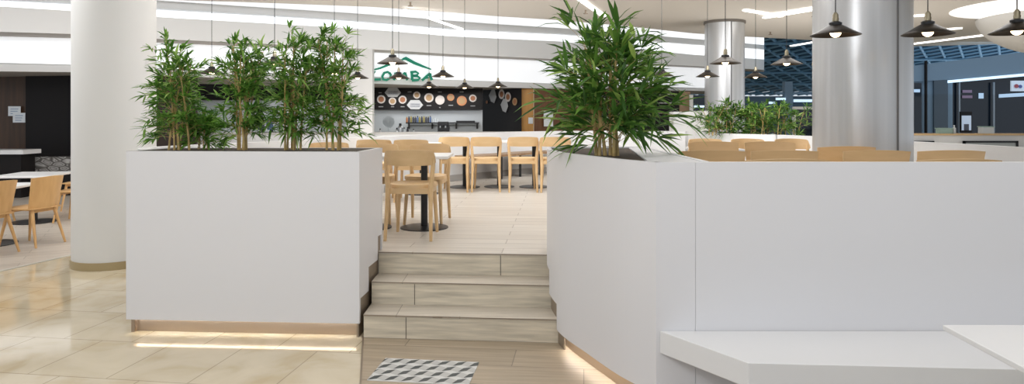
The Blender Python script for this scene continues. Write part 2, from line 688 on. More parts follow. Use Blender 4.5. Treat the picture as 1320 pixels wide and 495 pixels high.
local(mb.build('soil', M['soil'], rp), rp)
mb = ribbon([(p[0] + .05, p[1] + .02) for p in cw if p[1] < 4.66], 0.006, .115, .008, 1)
local(mb.build('plinth', M['plinth'], rp, smooth=True), rp)
mb = ribbon([(p[0] + .014, p[1]) for p in cw if p[1] > 4.5], 0.006, 1.0, .008, 1)
local(mb.build('stair_skirting', M['skirt'], rp, smooth=True), rp)
mb = ribbon([(p[0] + .030, p[1] + .014) for p in cw if p[1] < 4.64], .108, .114, .012, 1)
local(mb.build('light_strip', M['led'], rp), rp)

# ------------------------------------------------------------------ front partition with bench
wf = MB()
wf.box(.752, .957, 3.565, 3.612, .001, ZR)
wf.box(.959, 4.42, 3.567, 3.612, .001, ZR)
o = struct('wall_front', wf, M['white'])
mb = MB()
mb.box(.9570, .9590, 3.57, 3.58, .44, ZR - .001)
struct('trim_3', mb, mat('panel_joint', (.5, .5, .5), .8))
bn = thing('bench', 'white built-in bench with a slanted end against the white partition', 'bench', (2.2, 3.3, 0))
mb = MB()
mb.prism([(.772, 3.563), (1.074, 3.10), (4.4, 2.88), (4.4, 3.563)], .315, .43)
local(mb.build('seat', M['white2'], bn, bevel=.003), bn)
mb = MB()
mb.prism([(1.2, 3.555), (1.34, 3.28), (4.38, 3.10), (4.38, 3.555)], .001, .315)
local(mb.build('base', M['plinth'], bn), bn)

# white table at the right edge
tb = thing('table', 'plain white table with thin top in the right foreground before the bench', 'table', (2.3, 2.25, 0))
mb = MB()
mb.prism([(1.684, 2.67), (1.645, 1.9), (2.9, 1.9), (2.9, 2.67)], .715, .735)
local(mb.build('tabletop', M['white2'], tb, bevel=.003), tb)
mb = MB()
mb.tube([(0, 0, .02), (0, 0, .715)], .035, 16)
mb.build('post', M['black'], tb, smooth=True)
mb = MB()
mb.lathe([(.26, 0), (.26, .008), (.05, .02)], n=32)
mb.build('base', M['black'], tb, smooth=True)


# ------------------------------------------------------------------ parapets round the platform
def parapet(name, pl, base_mat):
    mb = ribbon(pl, .001, 1.272, .10, 1)
    return struct(name, mb, M['white2'])


lp = catmull(left_par, 4)
parapet('wall_left', lp, None)
mb = ribbon([(p[0] + .004, p[1] - .004) for p in lp[24:-10]], U + .002, U + .10, .006, -1)
struct('baseboard_back', mb, mat('grey_baseboard', (.42, .40, .38), .5))
rpp = catmull(right_par, 4)
parapet('wall_right', rpp, None)

# wooden bench along the back parapet
bp = [p for p in lp if -1.15 < p[0] < 1.4]
wb = thing('bench', 'curved brown wooden bench along the back parapet behind the dining chairs', 'bench', (0, 11.3, U))
mb = ribbon([(p[0] + .05, p[1] - .06) for p in bp], U + .385, U + .42, .42, -1)
local(mb.build('seat', M['oak_dark'], wb), wb)
for k in (3, len(bp) // 2, len(bp) - 4):
    p = bp[k]
    mb = MB()
    mb.box(p[0] + .1, p[0] + .14, p[1] - .42, p[1] - .14, U + .002, U + .385)
    local(mb.build('support', M['black'], wb), wb)


# ------------------------------------------------------------------ dining chairs
def make_chair():
    t = thing('dining_chair', 'x', 'chair')
    # seat: rounded, slightly dished
    s = MB()
    n = 28
    rings = []
    for (sc, z) in ((1, .435), (1.0, .458), (.985, .466), (.7, .458), (.35, .452), (.02, .45)):
        ring = []
        for k in range(n):
            a = 2 * PI * k / n
            ca, sa = math.cos(a), math.sin(a)
            e = .62
            x = .225 * math.copysign(abs(ca) ** e, ca)
            y = .215 * math.copysign(abs(sa) ** e, sa)
            if y < 0:
                x *= 1 - .10 * (y / -.215)
            ring.append((x * sc, (y + .02) * sc, z))
        rings.append(ring)
    b = 0
    for ring in rings:
        s.v += ring
    for i in range(len(rings) - 1):
        for k in range(n):
            k2 = (k + 1) % n
            s.f.append((i * n + k, i * n + k2, (i + 1) * n + k2, (i + 1) * n + k))
            s.m.append(0)
    s.f.append(tuple(reversed(range(n))))
    s.m.append(0)
    s.f.append(tuple((len(rings) - 1) * n + k for k in range(n)))
    s.m.append(0)
    s.build('seat', M['oak'], t, smooth=True)
    # backrest: bent band with chamfered upper corners
    q = MB()
    m = 20
    secs = []
    for i in range(m + 1):
        u = -1 + 2 * i / m
        x = .245 * math.sin(u * 1.15) / math.sin(1.15)
        y = -.275 + .125 * abs(u) ** 2.2
        zt = .768 - .015 * abs(u) ** 2 - (.06 * max(0, (abs(u) - .86) / .14) ** 1.6)
        zb = .632 + .004 * abs(u) + (.02 * max(0, (abs(u) - .9) / .1))
        nx, ny = -.5 * u * .6, 1
        l = math.hypot(nx, ny)
        nx, ny = nx / l * .017, ny / l * .017
        lean = -.022
        secs.append([(x, y + lean * .2, zb), (x + nx, y + ny, zb), (x + nx, y + ny + lean, zt), (x, y + lean, zt)])
    for sc in secs:
        q.v += sc
    for i in range(m):
        for k in range(4):
            k2 = (k + 1) % 4
            q.f.append((i * 4 + k, i * 4 + k2, (i + 1) * 4 + k2, (i + 1) * 4 + k))
            q.m.append(0)
    q.f.append((3, 2, 1, 0))
    q.m.append(0)
    q.f.append(tuple(m * 4 + k for k in range(4)))
    q.m.append(0)
    q.build('backrest', M['oak'], t, smooth=True)
    for sx in (-1, 1):
        r = MB()
        r.tube([(sx * .215, -.262, 0), (sx * .205, -.215, .30), (sx * .205, -.19, .46), (sx * .222, -.186, .62), (sx * .228, -.184, .70)], [.015, .021, .024, .021, .014], 8)
        r.build('leg', M['oak'], t, smooth=True)
        f = MB()
        f.tube([(sx * .20, .215, 0), (sx * .185, .185, .25), (sx * .175, .165, .44)], [.015, .02, .022], 8)
        f.build('leg', M['oak'], t, smooth=True)
    a = MB()
    a.box(-.18, .18, .145, .167, .39, .436)
    a.box(-.19, .19, -.2, -.178, .39, .436)
    for sx in (-1, 1):
        a.box(sx * .19 - .011, sx * .19 + .011, -.19, .16, .39, .436)
    a.build('seat_frame', M['oak'], t)
    return t


chair0 = make_chair()
used = [False]


def chair(x, y, rz, label, group):
    if not used[0]:
        used[0] = True
        chair0.location = (x, y, U)
        chair0.rotation_euler = (0, 0, rz)
        chair0['label'] = label
        chair0['group'] = group
        chair0.scale = (.9, 1, 1)
        return chair0
    return dup(chair0, (x, y, U), rz, label, group)


gl = 'oak chairs of the dining group left of the aisle'
gb = 'oak chairs in the back row before the curved bench'
gr = 'oak chairs behind the white partition'
chair(-.865, 5.985, -.03, 'light oak dining chair nearest the steps, seen whole from behind', gl)
chair(-.85, 6.80, PI - .05, 'light oak chair facing the camera behind the front chair, across its table', gl)
chair(-1.37, 6.80, PI + .04, 'light oak chair facing the camera, just left of and behind the front chair', gl)
chair(-1.95, 7.15, PI + .1, 'leftmost oak chair back showing above the left planter near the rightmost bamboo', gl)
chair(-1.70, 8.55, .05, 'oak chair back farther behind, just above the planter corner, left of a twin', gl)
chair(-1.24, 8.55, .02, 'oak chair back farther behind, directly over the front chair, right of its twin', gl)
chair(-.80, 9.66, -.02, 'leftmost oak chair of the back row, partly hidden by the aisle chairs', gb)
chair(-.36, 9.66, 0, 'second oak chair from the left in the back row, fully visible', gb)
chair(.15, 9.64, .02, 'third oak chair from the left in the back row, fully visible', gb)
chair(.60, 9.6, -.03, 'rightmost oak chair of the back row, half hidden by the curved planter', gb)
chair(2.42, 8.36, PI, 'left oak chair of the farthest row before the back planter', gr)
chair(2.95, 8.36, PI, 'middle oak chair of the farthest row before the back planter', gr)
chair(3.50, 8.36, PI, 'right oak chair of the farthest row before the back planter', gr)


def make_table():
    t = thing('dining_table', 'x', 'table')
    mb = MB()
    mb.box(-.25, .25, -.30, .30, .662, .69)
    mb.build('tabletop', M['white2'], t, bevel=.006)
    mb = MB()
    mb.tube([(0, 0, .01), (0, 0, .665)], .032, 16)
    mb.build('post', M['black'], t, smooth=True)
    mb = MB()
    mb.lathe([(.225, 0), (.225, .008), (.2, .014), (.04, .02)], n=36)
    mb.build('base', M['black'], t, smooth=True)
    return t


table0 = make_table()
tabs = [(-.826, 6.43, 'white table on a black post in front of the aisle chair'),
        (-1.36, 6.43, 'white table left of the aisle table, half hidden by the planter'),
        (-1.22, 9.25, 'white table behind the two oak chairs over the planter corner'),
        (-.70, 10.12, 'leftmost white table of the back row before the curved bench'),
        (-.19, 10.16, 'middle white table of the back row before the curved bench'),
        (.33, 10.14, 'right white table of the back row before the curved bench'),
        (2.30, 7.75, 'white table among chairs behind the partition, one corner showing')]
for i, (x, y, lab) in enumerate(tabs):
    if i == 0:
        table0.location = (x, y, U)
        table0['label'] = lab
        table0['group'] = 'white tables on the platform'
    else:
        dup(table0, (x, y, U), 0, lab, 'white tables on the platform')


# shell chairs on the lower floor, left
def make_shell_chair(wm):
    t = thing('shell_chair', 'x', 'chair')
    mb = MB()
    m = 8
    secs = []
    for i in range(m + 1):
        u = -1 + 2 * i / m
        x = .225 * u
        y = -.235 + .05 * u * u
        secs.append([(x * .92, y + .02, .445), (x * .92, y + .035, .445), (x * 1.03, y - .045 + .015, .83 - .012 * u * u), (x * 1.03, y - .045, .83 - .012 * u * u)])
    for s in secs:
        mb.v += s
    for i in range(m):
        for k in range(4):
            k2 = (k + 1) % 4
            mb.f.append((i * 4 + k, i * 4 + k2, (i + 1) * 4 + k2, (i + 1) * 4 + k))
            mb.m.append(0)
    mb.f.append((0, 1, 2, 3))
    mb.m.append(0)
    mb.f.append(tuple(m * 4 + k for k in (3, 2, 1, 0)))
    mb.m.append(0)
    mb.build('backrest', wm, t, smooth=True)
    mb = MB()
    mb.extrude([(-.205, -.215, .44), (.205, -.215, .44), (.225, .0, .44), (.215, .2, .44), (.17, .235, .44), (-.17, .235, .44), (-.215, .2, .44), (-.225, 0, .44)], (0, 0, .018))
    mb.build('seat', wm, t, bevel=.004)
    for sx in (-1, 1):
        for sy in (-1, 1):
            g = MB()
            g.tube([(sx * .215, sy * .235 - (.03 if sy < 0 else 0), 0), (sx * .16, sy * .16, .435)], [.013, .021], 8)
            g.build('leg', wm, t, smooth=True)
    mb = MB()
    mb.box(-.16, .16, -.165, -.14, .40, .44)
    mb.box(-.16, .16, .14, .165, .40, .44)
    mb.box(-.02, .02, -.15, .15, .405, .435)
    mb.build('seat_frame', wm, t)
    return t


sh0 = make_shell_chair(M['oak2'])
sh1 = make_shell_chair(M['oak'])
gsr = 'oak shell chairs right behind the white partition'
for i, (x, y, rz, lab) in enumerate((
        (1.51, 3.97, 0, 'left of two oak shell chairs right behind the partition, only a thin strip shows'),
        (2.455, 3.97, 0, 'right of two oak shell chairs right behind the partition, only a thin strip shows'),
        (1.38, 4.93, 0, 'leftmost oak shell chair back above the partition, beside the big bamboo'),
        (1.88, 4.93, 0, 'second oak shell chair back above the partition, left of the thick column'),
        (2.515, 4.93, 0, 'oak shell chair back above the partition, directly in front of the thick column'),
        (3.03, 4.93, 0, 'rightmost oak shell chair back above the partition, right of the thick column'),
        (2.60, 5.55, .05, 'shaded oak shell chair peeking between chair backs at the left foot of the thick column'),
        (1.85, 6.05, PI, 'left oak shell chair of the middle row, facing the camera'),
        (2.36, 6.05, PI - .03, 'right oak shell chair of the middle row, facing the camera'))):
    if i == 0:
        o = sh1
        o.location = (x, y, U)
        o['label'] = lab
        o['group'] = gsr
    else:
        o = dup(sh1, (x, y, U), rz, lab, gsr)
    o.scale = (1, 1, .985)

gs = 'honey oak shell chairs in the seating area on the left'
shells = [(-5.80, 8.24, PI / 2 - .15, 'honey oak shell chair right of the front left table, back to the white column'),
          (-5.92, 7.62, PI / 2 - .15, 'honey oak shell chair cut by the left picture edge, nearest the camera'),
          (-7.55, 9.85, -PI / 2 + .2, 'honey oak shell chair back beyond the left table, cut by the picture edge'),
          (-6.42, 10.1, PI / 2 + .1, 'honey oak shell chair partly hidden behind the white column, by the pebble panel'),
          (-7.15, 11.35, PI + .15, 'honey oak shell chair under the far table, only legs and seat showing')]
for i, (x, y, rz, lab) in enumerate(shells):
    if i == 0:
        sh0.location = (x, y, .005)
        sh0.rotation_euler = (0, 0, rz)
        sh0['label'] = lab
        sh0['group'] = gs
    else:
        dup(sh0, (x, y, .005), rz, lab, gs)
for (x, y, lab) in ((-6.33, 8.25, 'white table with black disc base between the front left shell chairs'), (-7.0, 10.0, 'white table farther back on the left, below the dark counter')):
    t = thing('cafe_table', lab, 'table', (x, y, .005), .15, 'white tables in the left seating area')
    mb = MB()
    mb.box(-.37, .37, -.42, .42, .675, .705)
    mb.build('tabletop', M['white2'], t, bevel=.006)
    mb = MB()
    mb.tube([(0, 0, .01), (0, 0, .675)], .045, 16)
    mb.build('post', M['black'], t, smooth=True)
    mb = MB()
    mb.lathe([(.30, 0), (.30, .008), (.06, .025)], n=36)
    mb.build('base', M['black'], t, smooth=True)


# ------------------------------------------------------------------ columns
def column(x, y, r, z0, lab, m, ring, seam_ang=None, ring_h=.08):
    t = thing('column', lab, 'column', (x, y, z0))
    mb = MB()
    mb.lathe([(r, .0), (r, ZC - z0 - .002)], n=72)
    mb.build('shaft', m, t, smooth=True)
    if ring:
        mb = MB()
        mb.lathe([(r + .012, 0.001), (r + .012, ring_h)], n=72)
        mb.build('base_ring', ring, t, smooth=True)
    if seam_ang is not None:
        mb = MB()
        sx, sy = math.cos(seam_ang) * (r + .001), math.sin(seam_ang) * (r + .001)
        mb.tube([(sx, sy, .02), (sx, sy, ZC - z0 - .05)], .010 if r < .44 else .014, 6)
        mb.build('seam', mat('seam_grey', (.16, .16, .165), .6), t)
    return t


column(XD(148, 7.22), 7.22, .392, 0, 'round warm white column left of the left planter', M['col_white'], mat('column_base_bronze', (.42, .33, .18), .4, .3))
column(XD(1110.5, 6.5), 6.5, .43, U, 'thick satin grey column behind the white partition at right', M['col_steel'], None, math.radians(-75))
cc = column(XD(934, 16.2), 16.2, .455, 0, 'slimmer satin grey column farther back, behind the small bamboos', M['col_steel'], None, math.radians(-88))
mb = MB()
mb.lathe([(.48, ZC - .06), (.48, ZC - .004)], n=48)
mb.build('top_ring', mat('dark_ring', (.16, .14, .12), .6), cc)

# ------------------------------------------------------------------ ceiling
edge = [(-260, -26), (0, -13), (220, 0), (350, 4), (480, 9), (585, 16.5), (640, 21), (720, 26), (800, 33), (893, 43), (955, 47), (985, 48.5), (1052, 52), (1169, 60), (1285, 57), (1420, 46)]
ep = []
for px, py in edge:
    D = (ZC - CH) * F / (HY - py)
    ep.append((XD(px, D), D))
mb = MB()
mb.prism([(-16, -4), (20, -4), (20, ep[-1][1])] + ep[::-1] + [(-16, ep[0][1])], ZC, ZC + .12)
struct('ceiling', mb, M['ceil'])
mb = MB()
mb.prism([(-16, 8), (9.5, 8), (9.5, 30), (-16, 30)], 5.2, 5.3)
struct('ceiling_slot', mb, M['wall_white'])


# ------------------------------------------------------------------ curved food-court facade
def FD(px):
    if px <= 893:
        return .98 / (.0781 - 3.86e-5 * (px - 50))
    xs = [(893, 21.5), (930, 21.9), (955, 22.3), (972, 22.8), (981, 23.4), (984.5, 24.2), (985, 25.0)]
    for (a, da), (b, db) in zip(xs, xs[1:]):
        if px <= b:
            return da + (db - da) * (px - a) / (b - a)
    return 25.5


def interp(tab, x):
    if x <= tab[0][0]:
        (a, ya), (b, yb) = tab[0], tab[1]
    else:
        for (a, ya), (b, yb) in zip(tab, tab[1:]):
            if x <= b:
                break
    return ya + (yb - ya) * (x - a) / (b - a)


T = {
    'u1b': [(0, -12), (197, 0), (330, 9), (480, 18.5), (585, 27), (640, 31), (720, 36), (893, 50), (985, 58)],
    'u2t': [(0, -2), (100, 3.5), (197, 10), (330, 18), (480, 27.5), (585, 37), (720, 43.5), (893, 57), (985, 63)],
    'u2b': [(0, 10), (100, 16), (197, 23), (330, 30.5), (480, 39), (585, 48), (720, 54), (893, 71), (985, 77)],
    'g2b': [(0, 41), (100, 44), (197, 50), (330, 56), (480, 63.5), (585, 70), (720, 76.5), (893, 85), (985, 90)],
    'fb': [(0, 81), (100, 83.5), (197, 88), (480, 99), (585, 103), (720, 108), (893, 113), (985, 116)],
    'sb': [(0, 92), (100, 93), (197, 97), (480, 107.5), (585, 111.5), (720, 114.5), (893, 117), (985, 119)],
}
pxs = [-120, -50, 20, 90, 160, 230, 300, 370, 440, 510, 580, 650, 720, 790, 850, 893, 915, 935, 950, 962, 972, 979, 983, 984.7, 985]


def facade_rows(px, lower):
    D = FD(px)
    z = {k: Zy(interp(T[k], px), D - (.15 if k == 'g2b' else -.1 if k in ('fb', 'sb') else 0)) for k in T}
    d = lambda off: (XD(px, D + off), D + off)
    if not lower:
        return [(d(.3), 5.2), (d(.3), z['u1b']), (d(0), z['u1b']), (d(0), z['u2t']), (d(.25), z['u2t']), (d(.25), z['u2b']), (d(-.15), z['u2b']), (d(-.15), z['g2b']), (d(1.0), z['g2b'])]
    zF = z['g2b']
    zfb, zsb = Zy(interp(T['fb'], px), D + .55), Zy(interp(T['sb'], px), D + .55)
    return [(d(.56), zF), (d(.55), zfb), (d(.62), zfb - .001), (d(.55), zsb), (d(3.6), zsb)]


def facade(name, pxl, lower, mats, midx):
    mb = MB()
    rows = [facade_rows(px, lower) for px in pxl]
    k = len(rows[0])
    for r in rows:
        mb.v += [(p[0], p[1], z) for p, z in r]
    for i in range(len(rows) - 1):
        for j in range(k - 1):
            mb.f.append((i * k + j, i * k + j + 1, (i + 1) * k + j + 1, (i + 1) * k + j))
            mb.m.append(midx[j])
    return struct(name, mb, mats, fix=False)


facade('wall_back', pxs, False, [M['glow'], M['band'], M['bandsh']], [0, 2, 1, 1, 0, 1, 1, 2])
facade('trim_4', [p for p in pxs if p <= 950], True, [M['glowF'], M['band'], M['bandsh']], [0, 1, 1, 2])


# ------------------------------------------------------------------ helpers for flat panels that stand behind the facade
def panel(mb, px0, px1, py0, py1, D, th=.04, mi=0, D1=None):
    D1 = D if D1 is None else D1
    zt, zb = Zy(py0, D), Zy(py1, D)
    a, b = (XD(px0, D), D), (XD(px1, D1), D1)
    mb.prism([a, b, (b[0], b[1] + th), (a[0], a[1] + th)], zb, zt, mi)


def panelz(mb, px0, px1, z0, z1, D, th=.04, mi=0, D1=None):
    D1 = D if D1 is None else D1
    a, b = (XD(px0, D), D), (XD(px1, D1), D1)
    mb.prism([a, b, (b[0], b[1] + th), (a[0], a[1] + th)], z0, z1, mi)


# --- left shop
mb = MB()
panelz(mb, -160, 33, .001, 2.6, 14.6, .1)
panelz(mb, 33, 91, .001, 2.6, 14.5, .1, 1)
panelz(mb, 91, 252, .001, 2.6, 14.7, .1, 2)
struct('wall_shop_left', mb, [M['brownwood'], M['tile_black'], M['darkwood']])
mb = MB()
panel(mb, 92, 99, 119, 235, 14.3, .1)
panel(mb, 92, 99, 101, 119, 14.3, .1, 1)
struct('trim_5', mb, [mat('grey_post', (.12, .11, .10), .5), mat('beige_post', (.45, .40, .33), .6)])
for i, (x0, x1, y0, y1, lab) in enumerate(((10.5, 26.5, 137, 149.5, 'white paper notice on the brown panel at far left, upper one'), (16.5, 32.5, 145.5, 158, 'white paper notice on the brown panel at far left, lower overlapping one'))):
    D = 14.55 - i * .02
    c = P((x0 + x1) / 2, y1, D)
    t = thing('paper_notice', lab, 'notice', tuple(c), 0, 'paper notices on the brown panel')
    mb = MB()
    panel(mb, x0, x1, y0, y1, D, .006)
    local(mb.build('sheet', M['paper'], t), t)
    mb = MB()
    for k in range(3):
        panel(mb, x0 + 3, x1 - 3 - k, y0 + 3 + k * 3, y0 + 4 + k * 3, D - .003, .002)
    local(mb.build('print', mat('notice_print', (.35, .45, .6), .8), t), t)
ct = thing('counter', 'dark shop counter with a white top at the far left edge', 'counter', (XD(0, 12.9), 12.9, 0))
mb = MB()
panelz(mb, -130, 27, .001, Zy(199, 12.9), 12.95, .38)
local(mb.build('counter_body', M['tile_black'], ct), ct)
mb = MB()
panel(mb, -132, 29.5, 193.5, 199, 12.85, .5)
local(mb.build('worktop', M['white2'], ct), ct)
pb = thing('low_partition', 'low partition with grey pebble print behind the left tables', 'partition', (XD(70, 13.5), 13.5, 0))
mb = MB()
panelz(mb, 32, 128, .001, Zy(201, 13.4), 13.4, .12)
local(mb.build('panel', M['tile_black'], pb), pb)
mb = MB()
panel(mb, 33, 126, 202, 222.5, 13.38, .02)
local(mb.build('pebble_print', M['pebble'], pb), pb)

# --- kitchens behind the bamboos and the sign
mb = MB()
panelz(mb, 215, 450, .001, 2.5, 18.6, .1)
panelz(mb, 478, 622, .001, 2.5, 19.0, .1)
struct('wall_kitchen', mb, M['kit_grey'])
mb = MB()
panelz(mb, 446, 480, .001, Zy(63.2, 15.75), 15.75, .22)
struct('wall_pier', mb, M['wall_white'])
mb = MB()
panel(mb, 225, 446, 96, 129, 18.54, .06)
tag(mb.build('menu_board', M['tile_black']), 'long dark menu board hanging behind the bamboos', 'menu board')
mb = MB()
panelz(mb, 620, 672.5, .001, 2.5, 20.3, .1, 0, 18.75)
struct('wall_black', mb, M['tile_black'])
mb = MB()
panelz(mb, 672.5, 688.2, .001, 2.5, 19.0, .12)
struct('wall_orange', mb, M['orange'])
mb = MB()
panelz(mb, 688.3, 775, .001, 2.5, 19.1, .12, 0, 20.4)
struct('wall_brown', mb, M['redbrown'])
mb = MB()
panelz(mb, 687.5, 688.5, .9, 2.5, 18.93, .03)
struct('trim_6', mb, mat('pale_trim', (.6, .45, .3), .5))
mb = MB()
panel(mb, 681, 687, 151.5, 159.5, 18.978, .02)
tag(mb.build('switch_plate', M['paper']), 'small white switch plate on the orange wooden panel', 'switch')
mb = MB()
panel(mb, 701, 713, 143, 163, 19.2, .1)
tag(mb.build('paper_notice', M['paper']), 'white paper notice on the red-brown wall beside the big bamboo', 'notice')
# counter in front of the kitchens
kc = thing('counter', 'long white serving counter below the kitchen menu boards', 'counter', (XD(580, 17), 17.0, 0))
mb = MB()
panelz(mb, 200, 735, .001, Zy(171.5, 16.4) - .02, 15.6, .5, 0, 16.6)
local(mb.build('counter_body', M['white2'], kc), kc)
mb = MB()
panelz(mb, 200, 736, Zy(171.5, 16.4) - .02, Zy(170.2, 16.4), 15.55, .62, 0, 16.55)
local(mb.build('worktop', mat('counter_top', (.55, .53, .51), .4), kc), kc)
# monitors on the counter, behind the bamboos
DZ = Zy(170.2, 16.4)
for x, w, lab, mm in ((337, 14, 'dark tilted monitor on the counter behind the third bamboo', 'screen'), (350, 11, 'small blue screen on the counter beside the dark monitor', 'bluepl')):
    D = 16.0
    c = P(x, 170, D)
    t = thing('monitor', lab, 'monitor', (c.x, c.y, DZ))
    h = .34 if w > 12 else .26
    mb = MB()
    ww = w * D / F
    mb.extrude([(-ww / 2, 0, .06), (ww / 2 - .05, 0, .06), (ww / 2 - .12, .06, .06 + h), (-ww / 2 - .06, .06, .06 + h)], (0, .03, 0))
    mb.build('screen', M[mm], t)
    mb = MB()
    mb.box(-.1, .1, -.03, .1, .0, .015)
    mb.box(-.02, .02, .03, .06, .0, .2)
    mb.build('stand', M['black'], t)

# --- main menu board with round dish pictures
Dm = 18.85
mbd = thing('menu_board', 'black menu board with round dish pictures above the kitchen shelf', 'menu board', tuple(P(550, 141, Dm)))
mb = MB()
panel(mb, 480, 622, 112, 141.5, Dm, .06)
local(mb.build('board', M['tile_black'], mbd), mbd)


def disc(mb, px, py, rpx, D, th=.02, n=20, mi=0, D1=None, sq=1.):
    c = P(px, py, D)
    r = rpx * D / F
    pts = [(c.x + r * sq * math.cos(2 * PI * k / n), D + (r * sq * math.cos(2 * PI * k / n) * slope), c.z + r * math.sin(2 * PI * k / n)) for k in range(n)]
    mb.extrude(pts, (0, -th, 0), mi)


slope = 0
for px, py, r, mm in ((491.5, 128, 5.4, 'food'), (506, 130.5, 4.8, 'food2'), (519, 128.5, 5.2, 'food'), (537.3, 122.6, 4.6, 'food2'), (553, 126, 6.0, 'food2'), (567.2, 129, 6.0, 'dish'), (581, 125.5, 4.6, 'orangedish'), (595.3, 130, 6.4, 'orangedish'), (609.5, 126.7, 4.8, 'food')):
    mb = MB()
    disc(mb, px, py, r, Dm, .02)
    d = local(mb.build('dish_picture', M['dish'] if mm != 'orangedish' else M['orangedish'], mbd), mbd)
    mb = MB()
    disc(mb, px, py, r * .66, Dm - .021, .008)
    local(mb.build('food', M[mm] if mm != 'orangedish' else M['food2'], d), mbd)
for px, py in ((506.5, 119.5), (535, 135.5)):
    mb = MB()
    mb.extrude([P(px - 10.5, py, Dm), P(px - 5.5, py + 5.5, Dm), P(px + 5.5, py + 5.5, Dm), P(px + 10.5, py, Dm), P(px + 5.5, py - 6.5, Dm), P(px - 5.5, py - 6.5, Dm)], (0, -.025, 0))
    pl = local(mb.build('plaque', M['plaque'], mbd), mbd)
    mb = MB()
    for row in (-1.2, 1.4):
        q = [P(px - 6 + k * 1.0, py + row + (.9 if k % 2 else -.9), Dm - .03) for k in range(13)]
        mb.tube(q, .007, 4)
    local(mb.build('script_lettering', M['ink'], pl), mbd)
for px, py, w in ((491, 137, 6), (506, 137, 4), (519, 137, 5), (553, 135.5, 6), (567, 138, 2), (581, 135.2, 6), (609.5, 136, 6), (490, 119, 4), (528, 118, 5), (567, 118, 5), (595, 118, 5)):
    mb = MB()
    panel(mb, px - w / 2, px + w / 2, py, py + 1.1, Dm - .004, .003)
    local(mb.build('caption', mat('caption_grey', (.3, .3, .3), .7), mbd), mbd)
# angled second board on the black wall
mb2 = thing('menu_board', 'angled menu pictures on the black wall right of the shelf', 'menu board', tuple(P(650, 141, 18.0)))


def wallD(px):
    Xa, Xb = XD(620, 20.3), XD(672.5, 18.75)
    s = (18.75 - 20.3) / (Xb - Xa)
    return (20.3 - s * Xa) / (1 - s * (px - CX) / F)


slope = (18.75 - 20.3) / (XD(672.5, 18.75) - XD(620, 20.3))
for px, py, r, mm in ((646.5, 121.5, 6.3, 'dish'), (654.7, 125, 6.3, 'dish'), (663.5, 131, 5.0, 'food2'), (627.5, 131.5, 2.2, 'food')):
    D = wallD(px) - .03
    mb = MB()
    disc(mb, px, py, r, D, .015, sq=.62)
    d = local(mb.build('dish_picture', M[mm], mb2), mb2)
    mb = MB()
    disc(mb, px, py, r * .6, D - .016, .006, sq=.62)
    local(mb.build('food', M['food'], d), mb2)
for px, py, s in ((635, 124, 1.), (650, 136, .95)):
    D = wallD(px) - .03
    q = [(-5 * s, 1), (-1, 9), (3, 8), (5, -1), (2, -9), (-2, -7)]
    mb = MB()
    mb.extrude([P(px + a, py - b, wallD(px + a) - .03) for a, b in q], (0, -.015, 0))
    local(mb.build('plaque', M['plaque'], mb2), mb2)

# --- shelf and what stands on it
Ds = 18.6
sh = thing('wall_shelf', 'dark shelf on brackets on the grey kitchen wall', 'shelf', tuple(P(570, 159, Ds)))
mb = MB()
panel(mb, 523, 617, 157.8, 159.4, Ds, .36)
local(mb.build('board', M['black'], sh), sh)
for px in (526, 556, 587, 614):
    mb = MB()
    a, b, c = P(px, 159.4, Ds + .02), P(px, 166, Ds + .34), P(px, 159.4, Ds + .34)
    mb.extrude([a, b, c], (.05, 0, 0))
    local(mb.build('bracket', M['black'], sh), sh)
kinds = ['jar_o', 'jar_d', 'jar_y', 'jar_d', 'jar_d', 'jar_b', 'jar_y', 'jar_d', 'jar_y', 'jar_d', 'jar_d', 'jar_b']
zsh = Zy(157.8, Ds)
for i, kk in enumerate(kinds):
    px = 524.5 + i * 2.75
    D = Ds + .12
    t = thing('jar', ('leftmost orange jar' if kk == 'jar_o' else {'jar_d': 'dark', 'jar_y': 'yellow-labelled', 'jar_b': 'blue-labelled'}[kk] + ' jar') + ' number %s from the left on the kitchen shelf' % ['one', 'two', 'three', 'four', 'five', 'six', 'seven', 'eight', 'nine', 'ten', 'eleven', 'twelve'][i], 'jar', (XD(px, D), D, zsh), 0, 'jars on the kitchen shelf')
    h = .155 + .01 * (i % 3)
    mb = MB()
    mb.lathe([(.026, 0), (.026, h * .75), (.016, h * .85)], n=12)
    mb.build('body', M['jar_d'] if kk == 'jar_d' else M[kk], t, smooth=True)
    mb = MB()
    mb.lathe([(.017, h * .85), (.017, h)], n=12)
    mb.build('lid', M['black'] if i % 2 else M['jar_y'], t, smooth=True)
for i in range(3):
    D = Ds + .12
    px = 558.5 + i * 2.8
    mb = MB()
    mb.lathe([(.022, 0), (.028, .10 + .02 * (i % 2))], (XD(px, D), D, zsh), 12)
    tag(mb.build('cup', M['clear'], smooth=True), 'clear cup number %s right of the jars on the kitchen shelf' % ['one', 'two', 'three'][i], 'cup', 'cups on the kitchen shelf')
mb = MB()
panel(mb, 588, 612, 155.6, 157.7, Ds + .05, .25)
tag(mb.build('tray', M['black'], bevel=.005), 'flat black tray lying on the right end of the kitchen shelf', 'tray')
